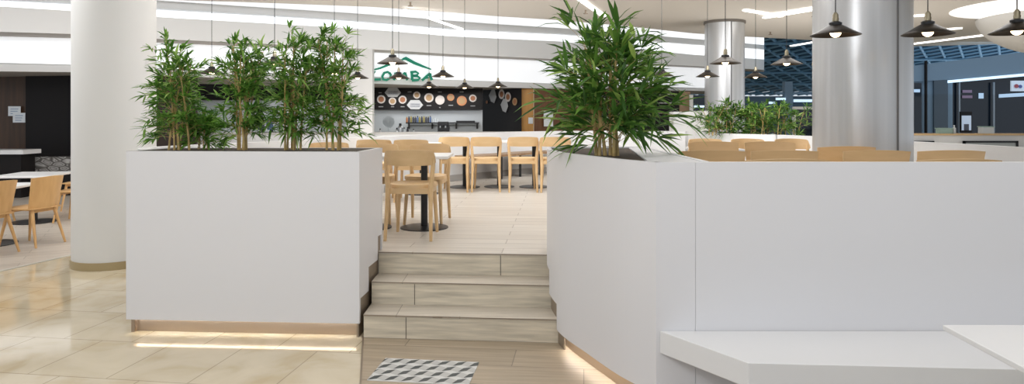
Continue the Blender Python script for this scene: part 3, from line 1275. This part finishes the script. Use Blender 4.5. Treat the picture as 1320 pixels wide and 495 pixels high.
# fan on the counter
D = 17.2
zc = Zy(170.2, 16.4)
ft = thing('table_fan', 'round white table fan on the left end of the kitchen counter', 'fan', (XD(501, D), D, zc - .06))
mb = MB()
for k in range(20):
    a = 2 * PI * k / 20
    mb.tube([(0, -.05, .30), (.075 * math.cos(a), -.06, .30 + .075 * math.sin(a)), (.15 * math.cos(a), -.02, .30 + .15 * math.sin(a))], .004, 4)
mb.tube([(.15 * math.cos(2 * PI * k / 24), -.02, .30 + .15 * math.sin(2 * PI * k / 24)) for k in range(25)], .008, 6)
mb.build('guard', M['clear'], ft)
mb = MB()
n = 28
mb.extrude([(.135 * math.cos(2 * PI * k / n), .0, .30 + .135 * math.sin(2 * PI * k / n)) for k in range(n)], (0, .03, 0))
mb.build('blades', mat('fan_blades', (.5, .54, .56), .4), ft)
mb = MB()
mb.tube([(0, .02, .02), (0, .02, .2)], .02, 10)
mb.lathe([(.09, 0), (.09, .02), (.03, .04)], (0, .02, 0), 20)
mb.build('stand', M['clear'], ft, smooth=True)
# back counter in the kitchen
bc = MB()
panelz(bc, 480, 640, .001, zc - .06, 17.05, .6)
tag(bc.build('back_counter', M['steel']), 'steel back counter under the kitchen shelf', 'counter')
for i, (px, r, h, mm, nm, lab) in enumerate(((516, .07, .26, 'steel', 'blender', 'grey kitchen machine right of the table fan'), (511.5, .035, .15, 'steel', 'bottle', 'small grey bottle just right of the table fan'), (521, .03, .16, 'clear', 'bottle', 'pale bottle on the counter below the orange jar'), (525.5, .03, .17, 'jar_d', 'bottle', 'dark bottle on the counter below the first shelf bracket'), (490, .03, .13, 'steel', 'bottle', 'small grey bottle just left of the table fan'), (533, .03, .12, 'clear', 'bottle', 'pale bottle on the counter below the jars'))):
    D = 17.25
    t = thing(nm, lab, nm, (XD(px, D), D, zc - .06))
    mb = MB()
    mb.lathe([(r, 0), (r, h * .6), (r * .5, h * .75)], n=14)
    mb.build('body', M[mm], t, smooth=True)
    mb = MB()
    mb.lathe([(r * .5, h * .75), (r * .45, h)], n=14)
    mb.build('cap', M['black'], t, smooth=True)
cm = thing('coffee_machine', 'black coffee machine on the kitchen counter under the shelf', 'coffee machine', (XD(571, 17.3), 17.3, zc - .06))
mb = MB()
mb.box(-.15, .15, 0, .25, 0, .06)
mb.box(-.15, .15, .12, .25, .06, .2)
mb.box(-.13, .13, -.02, .25, .2, .30)
mb.build('body', M['black'], cm, bevel=.01)
for sx in (-.07, .06):
    mb = MB()
    mb.tube([(sx, .05, .14), (sx, .05, .2)], .02, 10)
    mb.tube([(sx, .05, .16), (sx, -.08, .15)], .009, 8)
    mb.build('filter_handle', M['steel'], cm)

# --- green sign on the fascia
Dg = FD(520) + .50
sg = thing('shop_sign', 'green brush-lettered sign under a roof-shaped stroke on the white fascia', 'sign', tuple(P(520, 105, Dg)))


def stroke(mb, pts, w):
    """flat brush stroke standing on the fascia: pixel points with a width at each"""
    q = [(Vector((p[0], p[1]))) for p in pts]
    ws = w if isinstance(w, (list, tuple)) else [w] * len(q)
    lft, rgt = [], []
    for i, p in enumerate(q):
        t = (q[min(i + 1, len(q) - 1)] - q[max(i - 1, 0)]).normalized()
        n = Vector((-t.y, t.x)) * ws[i] / 2
        lft.append(p + n)
        rgt.append(p - n)
    for i in range(len(q) - 1):
        mb.extrude([P(a.x, a.y, FD(a.x) + .50) for a in (lft[i], lft[i + 1], rgt[i + 1], rgt[i])], (0, -.03, 0))


mb = MB()
stroke(mb, [(476, 91.5), (490, 88), (505, 82), (519, 77)], [1.6, 2.4, 3, 2.2])
stroke(mb, [(519, 76.5), (523, 75.2), (534, 81), (545, 85.5), (556, 89.5)], [2.5, 4.5, 4, 3, 1.6])
local(mb.build('roof_stroke', M['green'], sg), sg)
letters = [
    [([(472, 94), (484, 93), (478, 99), (474, 103.2), (484, 102.6), (491, 102.4)], 2.4)],
    [([(503.5, 95.5), (500, 92.8), (495.5, 94), (493, 98.5), (494, 102.5), (498.5, 103.2), (503, 100.5), (504, 96.5), (502, 93.8)], 2.3)],
    [([(508, 103.5), (510, 93.5)], 2.2), ([(510, 93.5), (516, 100.5)], 2.2), ([(516, 100.5), (522.5, 93.5)], 2.2), ([(522.5, 93.5), (525, 103.5)], 2.2)],
    [([(531, 92.5), (531.5, 103.3)], 2.6), ([(529, 93), (536, 92.4), (539.5, 94.6), (537, 97.2), (532, 97.8)], 2.2), ([(532, 97.8), (538, 98.2), (541.5, 100.6), (539, 103), (531, 103.8)], 2.3)],
    [([(544, 103.8), (551, 97.5), (554.5, 94.5)], 2.4), ([(554.5, 94.5), (555, 99), (557, 103.2)], 2.6), ([(548, 100.6), (556, 100.2)], 1.8)],
]
for lt in letters:
    mb = MB()
    for pts_, w in lt:
        stroke(mb, pts_, w * 1.3)
    local(mb.build('letter', M['green'], sg), sg)

# --- shelving and white walls right of the big plant
sc = thing('shelf_unit', 'dark shelf unit with pale shelf edges right of the big bamboo', 'shelf', tuple(P(868, 160, 17.6)))
mb = MB()
panel(mb, 768, 876, 118, 240, 21.0, .06)
local(mb.build('back_panel', M['tile_black'], sc), sc)
for y in (121, 132, 145):
    mb = MB()
    panel(mb, 850, 876, y, y + 1.2, 20.7, .3)
    local(mb.build('shelf', M['plaque'], sc), sc)
mb = MB()
panel(mb, 876, 890, 118, 240, 20.9, .06)
struct('wall_beige', mb, mat('tan_wall', (.30, .20, .12), .6))
mb = MB()
panel(mb, 889, 893.5, 122, 180, 20.8, .06)
struct('trim_7', mb, M['wall_white'])
wn = MB()
panel(wn, 893.5, 912, 122.5, 143, 20.8, .04)
struct('window_1', wn, M['glassdark'])
mb = MB()
panel(mb, 895, 908, 136, 138.5, 20.77, .03)  # pale strip across the window, made to glow
tag(mb.build('window_glow_strip', M['bluelight']), 'pale blue glowing strip in the small dark window left of the slim column', 'light')
mb = MB()
panelz(mb, 868.5, 895, .001, Zy(144, 13.9), 13.9, .4)
panelz(mb, 895, 913, .001, Zy(143, 15.5), 15.5, .3)
struct('wall_low_white', mb, M['wall_white'])

# --- back planter on the platform
bpl = thing('planter', 'low curved white planter far back in front of the slim column', 'planter', (3.6, 11.2, U))
fr = [(XD(896, 12.3), 12.3), (XD(920, 11.5), 11.5), (XD(945, 10.95), 10.95), (XD(975, 10.6), 10.6), (XD(1000, 10.4), 10.4)]
fo = catmull(fr, 5)
mb = ribbon(fo, U + .002, 1.272, .05, 1)
bk = [(fr[-1][0] + .25, fr[-1][1] + .75), (fr[0][0] + .5, fr[0][1] + .55)]
wallseg(mb, Vector((*fo[-1], 0)), Vector((*bk[0], 0)), U + .002, 1.272, .05, 1)
wallseg(mb, Vector((*bk[0], 0)), Vector((*bk[1], 0)), U + .002, 1.272, .05, 1)
wallseg(mb, Vector((*bk[1], 0)), Vector((*fo[0], 0)), U + .002, 1.272, .05, 1)
local(mb.build('planter_body', M['white2'], bpl, smooth=True), bpl)
mb = MB()
mb.prism([(p[0] + .02, p[1] + .04) for p in fo] + bk, 1.20, 1.25)
local(mb.build('soil', M['soil'], bpl), bpl)


# ------------------------------------------------------------------ bamboos
def leaf(mb, p, d, ln, w, droop, roll):
    d = d.normalized()
    side = d.cross(Vector((0, 0, 1)))
    if side.length < .1:
        side = Vector((1, 0, 0))
    side.normalize()
    side = Matrix.Rotation(roll, 3, d) @ side
    upv = side.cross(d)
    b = len(mb.v)
    mb.v.append(tuple(p))
    for t, ww in ((.3, 1.0), (.65, .8)):
        c = p + d * ln * t - Vector((0, 0, droop * ln * t * t))
        mb.v += [tuple(c - side * w * ww + upv * w * .25), tuple(c), tuple(c + side * w * ww + upv * w * .25)]
    mb.v.append(tuple(p + d * ln * .98 - Vector((0, 0, droop * ln))))
    for q in ((0, 1, 2), (0, 2, 3), (1, 4, 5, 2), (2, 5, 6, 3), (4, 7, 5), (5, 7, 6)):
        mb.f.append(tuple(b + i for i in q))
        mb.m.append(0)


LW = [.066, .092]


def bamboo(name, lab, group, base, height, spread, ncane, ll, nb, leafm, rng, lean=.12, cane_r=.008, low=.3, wide=1., leaves=6, topw=.75, cap=None):
    t = thing(name, lab, 'plant', base, 0, group)
    fol = MB()
    tw = MB()
    for c in range(ncane):
        a = rng.uniform(0, 2 * PI)
        r0 = rng.uniform(.01, .065) * wide
        x0, y0 = r0 * math.cos(a) * 1.3, r0 * math.sin(a) * .8
        hh = height * rng.uniform(.68, .93)
        lx, ly = rng.gauss(0, lean) * hh, rng.gauss(0, lean * .7) * hh
        n = 9
        pts_, rad = [], []
        for i in range(n + 1):
            u = i / n
            pts_.append(Vector((x0 + lx * u ** 1.3, y0 + ly * u ** 1.3, hh * u)))
            rad.append(cane_r * (1 - .55 * u) * (1.0 if i % 2 else 1.16))
        mb = MB()
        mb.tube([p - Vector((0, 0, .012)) if i == 0 else p for i, p in enumerate(pts_)], rad, 7)
        mb.build('cane', M['cane'], t, smooth=True)
        for k in range(nb):
            u = low + (1 - low) * (k + rng.random()) / nb
            f = u * n
            i = min(int(f), n - 1)
            p = pts_[i].lerp(pts_[i + 1], f - i)
            az = rng.uniform(0, 2 * PI)
            el = rng.uniform(.1, .9) + .5 * u ** 3
            bl = spread * rng.uniform(.45, 1.0) * (1.0 - .35 * u ** 3)
            bd = Vector((math.cos(az) * math.cos(el), math.sin(az) * math.cos(el) * .8, math.sin(el)))
            mid = p + bd * bl * .5
            end = p + bd * bl + Vector((0, 0, -.18 * bl))
            tw.tube([p, mid, end], [.0022, .0017, .001], 4, cap=False)
            for j in range(leaves):
                s = rng.choice((.4, .7, 1., 1., 1.))
                q = p.lerp(mid, s * 2) if s < .5 else mid.lerp(end, s * 2 - 1)
                d = bd + Vector((rng.gauss(0, .55), rng.gauss(0, .55), rng.gauss(-.12, .4)))
                leaf(fol, q, d, ll * rng.uniform(.65, 1.2), ll * rng.uniform(*LW), rng.uniform(.05, .45), rng.uniform(-.7, .7))
    fol.build('foliage', leafm, t, fix=False)
    tw.build('twigs', M['cane'], t, fix=False)
    return t


gbm = 'bamboos in the left planter'
zs = ZT - .006
ords = ['leftmost bamboo in the left planter, beside the white column', 'second bamboo from the left in the left planter', 'third bamboo from the left in the left planter', 'rightmost bamboo in the left planter, nearest the steps']
for i, (px, top) in enumerate(((231, 46), (314, 40), (375, 38), (431, 33))):
    rng = random.Random(30 + i)
    D = 5.10
    bamboo('bamboo', ords[i], gbm, (XD(px, D), D, zs), (193 - top) * D / F, .25, 6, .105, 21, M['leaf'], rng, lean=.10, low=.13, leaves=12)
rng = random.Random(77)
bamboo('bamboo_shoot', 'low bushy bamboo between the first and second bamboos of the left planter', gbm, (XD(262, 5.22), 5.22, zs), .27, .15, 5, .12, 9, M['leaf'], rng, lean=.2, low=.1, leaves=9, cane_r=.005)
rng = random.Random(11)
LW[:] = [.05, .07]
bamboo('bamboo', 'large dark green bamboo with long leaves in the curved planter right of the steps', None, (.61, 4.38, ZR - .016), .765, .45, 8, .225, 16, M['leafd'], rng, lean=.09, cane_r=.0115, low=.08, wide=1.3, leaves=9)
LW[:] = [.06, .085]
rng = random.Random(5)
bamboo('bamboo', 'small bushy bamboo in the back planter, left clump before the slim column', 'small bamboos in the back planter', (XD(938, 11.4), 11.4, 1.246), .50, .27, 15, .16, 10, M['leafd'], rng, lean=.26, low=.0, wide=6.5, leaves=9)
bamboo('bamboo', 'small bushy bamboo in the back planter, right clump', 'small bamboos in the back planter', (XD(998, 11.0), 11.0, 1.246), .48, .26, 13, .16, 10, M['leafd'], rng, lean=.26, low=.0, wide=5.5, leaves=9)


# ------------------------------------------------------------------ pendant lamps
def make_pendant():
    t = thing('pendant_lamp', 'x', 'lamp')          # origin: rim plane centre
    mb = MB()
    n = 40
    pr_ = [(.182, 0), (.180, .004), (.12, .036), (.055, .075), (.035, .082)]
    b = 0
    for r, z in pr_:
        mb.v += [(r * math.cos(2 * PI * k / n), r * math.sin(2 * PI * k / n), z) for k in range(n)]
    for i in range(len(pr_) - 1):
        for k in range(n):
            k2 = (k + 1) % n
            mb.f.append((i * n + k, i * n + k2, (i + 1) * n + k2, (i + 1) * n + k))
            mb.m.append(0)
    sd_ = mb.build('lamp_shade', M['bronze'], t, smooth=True)
    md = sd_.modifiers.new('thick', 'SOLIDIFY')
    md.thickness = .003
    mb = MB()
    mb.lathe([(.045, .078), (.047, .095), (.03, .105)], n=20)
    mb.build('collar', M['black'], t, smooth=True)
    mb = MB()
    mb.lathe([(.022, .1), (.024, .13), (.021, .135), (.022, .155), (.010, .175)], n=16)
    so = mb.build('socket', M['brass'], t, smooth=True)
    mb = MB()
    prof_ = [(.002, -.016)] + [(.04 * math.sin(PI * k / 10), .022 - .038 * math.cos(PI * k / 10)) for k in range(1, 9)] + [(.016, .07)]
    mb.lathe(prof_, n=16)
    mb.build('bulb', M['bulb'], so, smooth=True)
    mb = MB()
    mb.tube([(0, 0, .17), (0, 0, ZC - 2.17)], .0042, 6)
    mb.build('cord', M['black'], t)
    return t


pd0 = make_pendant()
pend = [
    (506, 82, None, 'largest dark pendant lamp of the left cluster, in front of the green roof stroke'),
    (514, 101, None, 'dark pendant lamp covering the middle letter of the green sign'),
    (571, 99, None, 'dark pendant lamp just right of the green sign'),
    (461, 101, None, 'dark pendant lamp peeking out right of the rightmost bamboo'),
    (553, 112.5, 12.6, 'pendant lamp over the upper edge of the menu board, below the last sign letter'),
    (599, 113.5, 12.8, 'pendant lamp over the upper edge of the menu board, centre'),
    (642, 112, 13.0, 'pendant lamp before the angled black menu wall'),
    (354, 84, None, 'pendant lamp glowing between the second and third bamboos'),
    (273, 95, None, 'pendant lamp hidden among leaves between the first and second bamboos'),
    (431, 95, None, 'pendant lamp on the cord above the rightmost bamboo'),
    (853, 98, None, 'pendant lamp on the cord dropping into the big bamboo'),
    (935, 82, None, 'dark pendant lamp in front of the slim grey column'),
    (912, 99, None, 'smaller dark pendant lamp at the left edge of the slim grey column'),
    (974, 100, None, 'small dark pendant lamp right of the slim grey column'),
    (1014, 83, None, 'pendant lamp hanging before the blue lattice roof'),
    (1077, 45.5, None, 'dark pendant lamp in front of the thick grey column'),
    (1196, 44.5, None, 'dark pendant lamp right of the thick grey column'),
    (1311, 42.5, None, 'pendant lamp cut by the right picture edge'),
]
for i, (px, py, D, lab) in enumerate(pend):
    if D is None:
        D = .62 * F / (HY - py)
    loc = (XD(px, D), D, Zy(py, D))
    if i == 0:
        o = pd0
        o.location = loc
        o['label'] = lab
        o['group'] = 'pendant lamps'
    else:
        o = dup(pd0, loc, 0, lab, 'pendant lamps')
    dz = loc[2] - 2.17
    if abs(dz) > .005:      # these hang lower or higher: own cord length
        for c in o.children:
            if c.name.startswith('cord'):
                c.data = c.data.copy()
                for v in c.data.vertices:
                    if v.co.z > 1:
                        v.co.z -= dz


# ------------------------------------------------------------------ ceiling strip lights, sprinklers, dome
def onceil(px, py):
    D = (ZC - CH) * F / (HY - py)
    return Vector((XD(px, D), D, ZC))


strips = [((960, 12), (1007, 20), 'crossing white ceiling strip light left part, sloping down to the right'), ((985, 20), (1056, 8), 'crossing white ceiling strip light running up toward the thick column'),
          ((744, -5), (779, 20), 'white ceiling strip light above the big bamboo'), ((521, 11), (596, 37), 'thin slanted ceiling strip light above the green sign'),
          ((1020, 58.5), (1060, 51.5), 'short white strip light before the blue lattice roof'), ((1160, 58), (1282, 43), 'long white strip light along the ceiling edge right of the thick column'),
          ((1150, 21.5), (1195, 18.5), 'short white strip light behind the pendant right of the thick column'), ((1205, 38), (1240, 35.5), 'short white strip light right of that pendant lamp')]
for i, (a, b, lab) in enumerate(strips):
    p, q = onceil(*a), onceil(*b)
    p.z = q.z = ZC - (.036 if i == 1 else .004)
    if i == 3:
        p, q = P(521, 11.5, 14.0), P(596, 37, 15.1)
    t = (q - p).normalized()
    n = Vector((-t.y, t.x, 0)) * (.035 if i == 3 else .055)
    mb = MB()
    mb.extrude([p + n, q + n, q - n, p - n], (0, 0, -.03))
    tag(mb.build('strip_light', M['strip']), lab, 'ceiling light', 'ceiling strip lights')
for px, py, lab in ((529, 3, 'tiny sprinkler head on the ceiling above the green sign'), (755, 13, 'small dark ceiling sprinkler above the big bamboo'), (1049, 17, 'tiny sprinkler head on the ceiling left of the thick column'), (993, 41, 'tiny sprinkler head on the ceiling above the blue lattice')):
    c = onceil(px, py)
    mb = MB()
    mb.tube([c, c - Vector((0, 0, .07))], .02, 8)
    mb.lathe([(.05, 0), (.05, .012)], (c.x, c.y, c.z - .08), 12)
    tag(mb.build('sprinkler', M['skirt']), lab, 'sprinkler', 'ceiling sprinklers')
# round bowl and glowing disc for spilled light at the right end of the ceiling
D = 15.0
c = P(1385, 15, D)
mb = MB()
rx, rz_ = 107 * D / F, 57 * D / F
mb.lathe([(rx * math.cos(a), rz_ * math.sin(a)) for a in [(-PI / 2 + .001) + k * (PI / 2 - .09) / 16 for k in range(17)]], (c.x, c.y, c.z), 64)
tag(mb.build('ceiling_bowl', mat('bowl_paint', (.66, .64, .61), .6), smooth=True), 'big round beige bowl hanging from the ceiling at the right edge', 'ceiling feature')
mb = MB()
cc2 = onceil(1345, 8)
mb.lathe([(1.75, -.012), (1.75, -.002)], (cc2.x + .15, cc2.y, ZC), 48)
tag(mb.build('spill_disc', mat('spill_glow', (.9, .9, .9), .6, 0, (1, .99, .97), .7)), 'bright white round glow of spilled light on the ceiling behind the beige bowl', 'ceiling light')

# ------------------------------------------------------------------ dark atrium beyond, right
mb = MB()
panelz(mb, 900, 1560, .001, 2.6, 46, .2)
struct('wall_atrium', mb, M['bluedark'])
# sloping lattice roof
R0, R1 = (24.5, 6.2), (46.0, 3.0)


def roofpt(x, t):
    D = R0[0] + (R1[0] - R0[0]) * t
    return Vector((x, D, R0[1] + (R1[1] - R0[1]) * t))


mb = MB()
mb.poly([roofpt(2, 0) + Vector((0, 0, .25)), roofpt(40, 0) + Vector((0, 0, .25)), roofpt(40, 1) + Vector((0, 0, .25)), roofpt(2, 1) + Vector((0, 0, .25))])
struct('ceiling_atrium', mb, M['roofdark'])
la = thing('roof_lattice', 'blue steel diagonal lattice under the dark glass roof at right', 'roof', (16, 30, 4))
for fam in (1, -1):
    mb = MB()
    for k in range(-24, 58):
        x0 = 2 + k * .95
        pts_ = []
        for t in (0, .25, .5, .75, 1):
            x = x0 + fam * 16 * t
            if 3 < x < 40:
                pts_.append(roofpt(x, t))
        if len(pts_) > 1:
            mb.tube(pts_, .07, 5)
    local(mb.build('diagonal_bars', M['truss'], la), la)
mb = MB()
for t in (.05, .2, .35, .5, .65, .8, .95):
    mb.tube([roofpt(3, t) - Vector((0, 0, .12)), roofpt(40, t) - Vector((0, 0, .12))], .06, 5)
local(mb.build('cross_bars', M['truss'], la), la)
# far wall under the lattice left: band of windows, door frame
mb = MB()
panel(mb, 960, 1056, 124, 215, 30, .1)
struct('wall_far', mb, M['bluedark'])
mb = MB()
panel(mb, 1012, 1022, 105, 215, 29.5, .3)
panel(mb, 1000, 1060, 118.5, 121, 29.6, .2)
struct('trim_8', mb, M['bluegrey'])
for i, (x0, x1, y0, y1) in enumerate(((1001, 1013, 126, 129), (1024, 1056, 128, 131.5), (992, 1000, 131, 134))):
    mb = MB()
    panel(mb, x0, x1, y0, y1, 29.4, .1)
    tag(mb.build('tube_light', M['bluelight']), ['pale blue tube light behind the small bamboos', 'pale blue tube light above the white framed doorway', 'short pale blue tube light over the back planter leaves'][i], 'light', 'pale blue tube lights')
dr = MB()
panel(dr, 1026, 1056, 141, 215, 21.0, .05)
d1 = struct('door_1', dr, M['glassdark'])
mb = MB()
panel(mb, 1023, 1056, 137.5, 141, 20.9, .1)
panel(mb, 1023, 1026, 141, 215, 20.9, .1)
fr_ = mb.build('door_frame', M['wall_white'])
fr_.parent = d1
# far-right shopfront
DF = 26
mb = MB()
# upper cladding with a sloping foot line, seen under the lattice
a, b, c_, d_ = P(1150, 88, DF), P(1400, 57, DF), P(1400, 92, DF), P(1150, 107, DF)
mb.extrude([d_, c_, b, a], (0, .3, 0))
struct('wall_clad', mb, M['bluegrey'])
mb = MB()
panel(mb, 1150, 1228, 104, 215, DF + .1, .3)
struct('wall_clad_low', mb, M['bluegrey'])
wn = MB()
panel(wn, 1170, 1188, 107, 176, DF + .02, .05)
struct('window_2', wn, M['glassdark'])
wn = MB()
panel(wn, 1204, 1222, 103, 176, DF + .02, .05)
struct('window_3', wn, mat('dim_blue_window', (.05, .075, .10), .2))
mb = MB()
panel(mb, 1193.5, 1195.5, 78, 180, DF - .1, .1)
struct('trim_9', mb, M['tile_black'])
wn = MB()
panel(wn, 1222, 1420, 88, 180, DF + .45, .05)
w4 = struct('window_4', wn, M['glassdark'])
mb = MB()
for x in (1237, 1281.5):
    panel(mb, x - 1, x + 1, 106, 176, DF + .3, .06)
fr_ = mb.build('window_frame', mat('grey_frame', (.28, .32, .36), .4, .3))
fr_.parent = w4
for i, (q, lab) in enumerate((([(1222, 103.5), (1340, 93), (1340, 96.5), (1222, 107)], 'long pale blue light trough above the dark shopfront at right'), ([(1288, 121.5), (1340, 118.5), (1340, 123), (1288, 126)], 'pale blue ceiling light reflected inside the right shopfront'), ([(1170, 115), (1186, 115), (1186, 119), (1170, 119)], 'pale blue light in the narrow window beside the thick column'), ([(1262, 120), (1268, 120), (1268, 127), (1262, 127)], 'small pale light between the shopfront posts'))):
    mb = MB()
    mb.extrude([P(x, y, DF + (-.06 if i == 0 else .4 if i != 2 else 0)) for x, y in reversed(q)], (0, .03, 0))
    tag(mb.build('tube_light', M['bluelight'] if i == 0 else mat('dim_blue_light', (.3, .4, .5), .5, 0, (.5, .7, .95), .55)), lab, 'light', 'pale blue tube lights')
for px, py, w, lab in ((1222.5, 120, 9, 'first dim pink sign inside the dark shopfront'), (1247, 118, 12, 'second dim pink sign inside the dark shopfront'), (1247, 125, 13, 'lower dim blue sign inside the dark shopfront')):
    mb = MB()
    panel(mb, px - w / 2, px + w / 2, py - 2, py + 1.5, DF + .4, .02)
    tag(mb.build('glowing_sign', mat('dim_sign', (.12, .09, .14), .5, 0, (.35, .25, .4), .25)), lab, 'sign')
ps = thing('poster_stand', 'lit white poster stand inside the dark shopfront at right', 'poster', tuple(P(1245, 172, 24)))
mb = MB()
panel(mb, 1238.5, 1253, 144, 171, 24, .08)
local(mb.build('frame', M['tile_black'], ps), ps)
mb = MB()
panel(mb, 1240, 1252, 149, 168, 23.97, .02)
local(mb.build('poster', mat('poster_face', (.45, .5, .58), .5, 0, (.5, .6, .75), .35), ps), ps)
mb = MB()
panel(mb, 1243, 1249, 160, 168, 23.95, .015)
local(mb.build('picture', mat('poster_picture', (.08, .08, .1), .6), ps), ps)
mb = MB()
panel(mb, 1304, 1345, 104, 117.5, 23, .06)
hs = thing('hanging_sign', 'white hanging sign with a red and blue mark at the right edge', 'sign', tuple(P(1320, 117, 23)))
local(mb.build('panel', mat('sign_face', (.6, .66, .74), .5, 0, (.5, .6, .72), .3), hs), hs)
mb = MB()
disc_c = P(1311, 111, 22.98)
slope = 0
disc(mb, 1310, 111, 2.6, 22.98, .02)
disc(mb, 1315, 111.5, 2.2, 22.98, .02, mi=1)
local(mb.build('emblem', [mat('emblem_red', (.4, .08, .1), .5), mat('emblem_blue', (.1, .12, .35), .5)], hs), hs)
# far counter with black framed glass
fc = thing('counter', 'white counter with wooden edge and black framed panels far right', 'counter', tuple(P(1250, 195, 17)))
fc.location.z = 0
mb = MB()
panelz(mb, 1140, 1450, .001, Zy(174.5, 17), 17.05, .5)
local(mb.build('counter_body', M['white2'], fc), fc)
mb = MB()
panel(mb, 1140, 1450, 172.4, 174.5, 17, .6)
local(mb.build('worktop', M['oak'], fc), fc)
for x0, x1 in ((1160, 1203), (1241, 1311)):
    mb = MB()
    zt_, zb_ = Zy(181.5, 16.98), Zy(200, 16.98)
    X0, X1 = XD(x0, 16.98), XD(x1, 16.98)
    mb.box(X0, X1, 16.93, 16.99, zt_ - .045, zt_)
    mb.box(X0, X0 + .045, 16.93, 16.99, zb_, zt_)
    mb.box(X1 - .045, X1, 16.93, 16.99, zb_, zt_)
    f_ = local(mb.build('panel_frame', M['black'], fc), fc)
    mb = MB()
    mb.box(X0 + .045, X1 - .045, 16.96, 16.98, zb_, zt_ - .045)
    local(mb.build('glass_panel', mat('grey_glass', (.42, .44, .44), .15), f_), fc)
cz = Zy(172.4, 17)
for px, w, h, mm, lab in ((1217, .32, .12, 'tealbox', 'low pale green box on the far right counter, left one'), (1271, .28, .16, 'clear', 'pale plastic tub on the far right counter, right one')):
    t = thing('tub', lab, 'box', (XD(px, 17.3), 17.3, cz))
    mb = MB()
    mb.extrude([(-w / 2, -.1, 0), (w / 2, -.1, 0), (w / 2, .1, 0), (-w / 2, .1, 0)], (0, 0, h))
    mb.build('body', M[mm], t, bevel=.01)
    mb = MB()
    mb.box(-w / 2 - .01, w / 2 + .01, -.11, .11, h, h + .02)
    mb.build('lid', M['tealbox'], t)
t = thing('bottle', 'small pale bottle on the far right counter left of the poster', 'bottle', (XD(1230, 17.3), 17.3, cz))
mb = MB()
mb.lathe([(.04, 0), (.04, .13), (.018, .17)], n=14)
mb.build('body', M['clear'], t, smooth=True)
mb = MB()
mb.lathe([(.018, .17), (.018, .21)], n=14)
mb.build('cap', M['paper'], t, smooth=True)


# ------------------------------------------------------------------ lights
def area(name, loc, size, sy, power, color=(1, 1, 1), rot=(0, 0, 0)):
    l = bpy.data.lights.new(name, 'AREA')
    l.shape = 'RECTANGLE'
    l.size, l.size_y = size, sy
    l.energy = power
    l.color = color
    o = bpy.data.objects.new(name, l)
    o.location = loc
    o.rotation_euler = rot
    col.objects.link(o)
    return o


NC = (.965, .98, 1)
area('ceiling_fill', (-3.5, 3.0, 3.7), 4, 5, 56, NC)  # this and its namesakes: unseen fill lamps added below the ceiling
area('ceiling_fill', (2.5, 2.2, 3.7), 4, 4, 62, NC)
lo = area('wall_fill', (-2.0, 0.2, 3.3), 2, 1, 66, NC)  # unseen lamp added to brighten the curved planter
lo.rotation_euler = (Vector((.6, 4.2, .5)) - Vector((-2.0, .2, 3.3))).to_track_quat('-Z', 'Y').to_euler()
area('ceiling_fill', (0, 8.0, 3.7), 6, 4.5, 115, NC)
area('ceiling_fill', (-7.5, 8.5, 3.7), 4, 4, 75, NC)
area('ceiling_fill', (4.5, 8.5, 3.7), 3, 4, 50, NC)
for x, y, pw in ((-6.5, 6.2, 75), (-2.2, 7.5, 95), (2.2, 8.5, 85), (6, 9.5, 55)):      # unseen lamps added to brighten the fascia
    area('wall_fill', (x, y, 3.55), 2.6, .5, pw, (.97, .985, 1), (math.radians(88), 0, 0))
for x, y, sx, sy, pw in ((-1.5, 14.3, 4, 1.2, 62), (7.2, 15.2, 4, 2.5, 95), (-6.5, 11.6, 2.5, .8, 18)):     # unseen lamps added behind the platform to brighten the ceiling
    area('uplight_fill', (x, y, .04), sx, sy, pw, (1, .97, .93), (PI, 0, 0))
area('kitchen_light', (XD(550, 18.3), 18.3, 2.2), 2.5, .5, 26, (1, 1, 1))
area('kitchen_light', (XD(330, 17.6), 17.6, 2.15), 2.5, .5, 22, (1, 1, 1))
area('atrium_fill', (22, 30, 2.4), 14, 10, 130, (.42, .7, 1), (PI, 0, 0))  # unseen blue fill lamps added to light and tint the atrium
area('atrium_fill', (16, 20.5, 3.2), 5, 2, 26, (.45, .7, 1), (math.radians(80), 0, 0))
w = bpy.data.worlds.new('world')
scn.world = w
w.use_nodes = True
bg = w.node_tree.nodes['Background']
bg.inputs[0].default_value = (.82, .905, 1, 1)
bg.inputs[1].default_value = .80
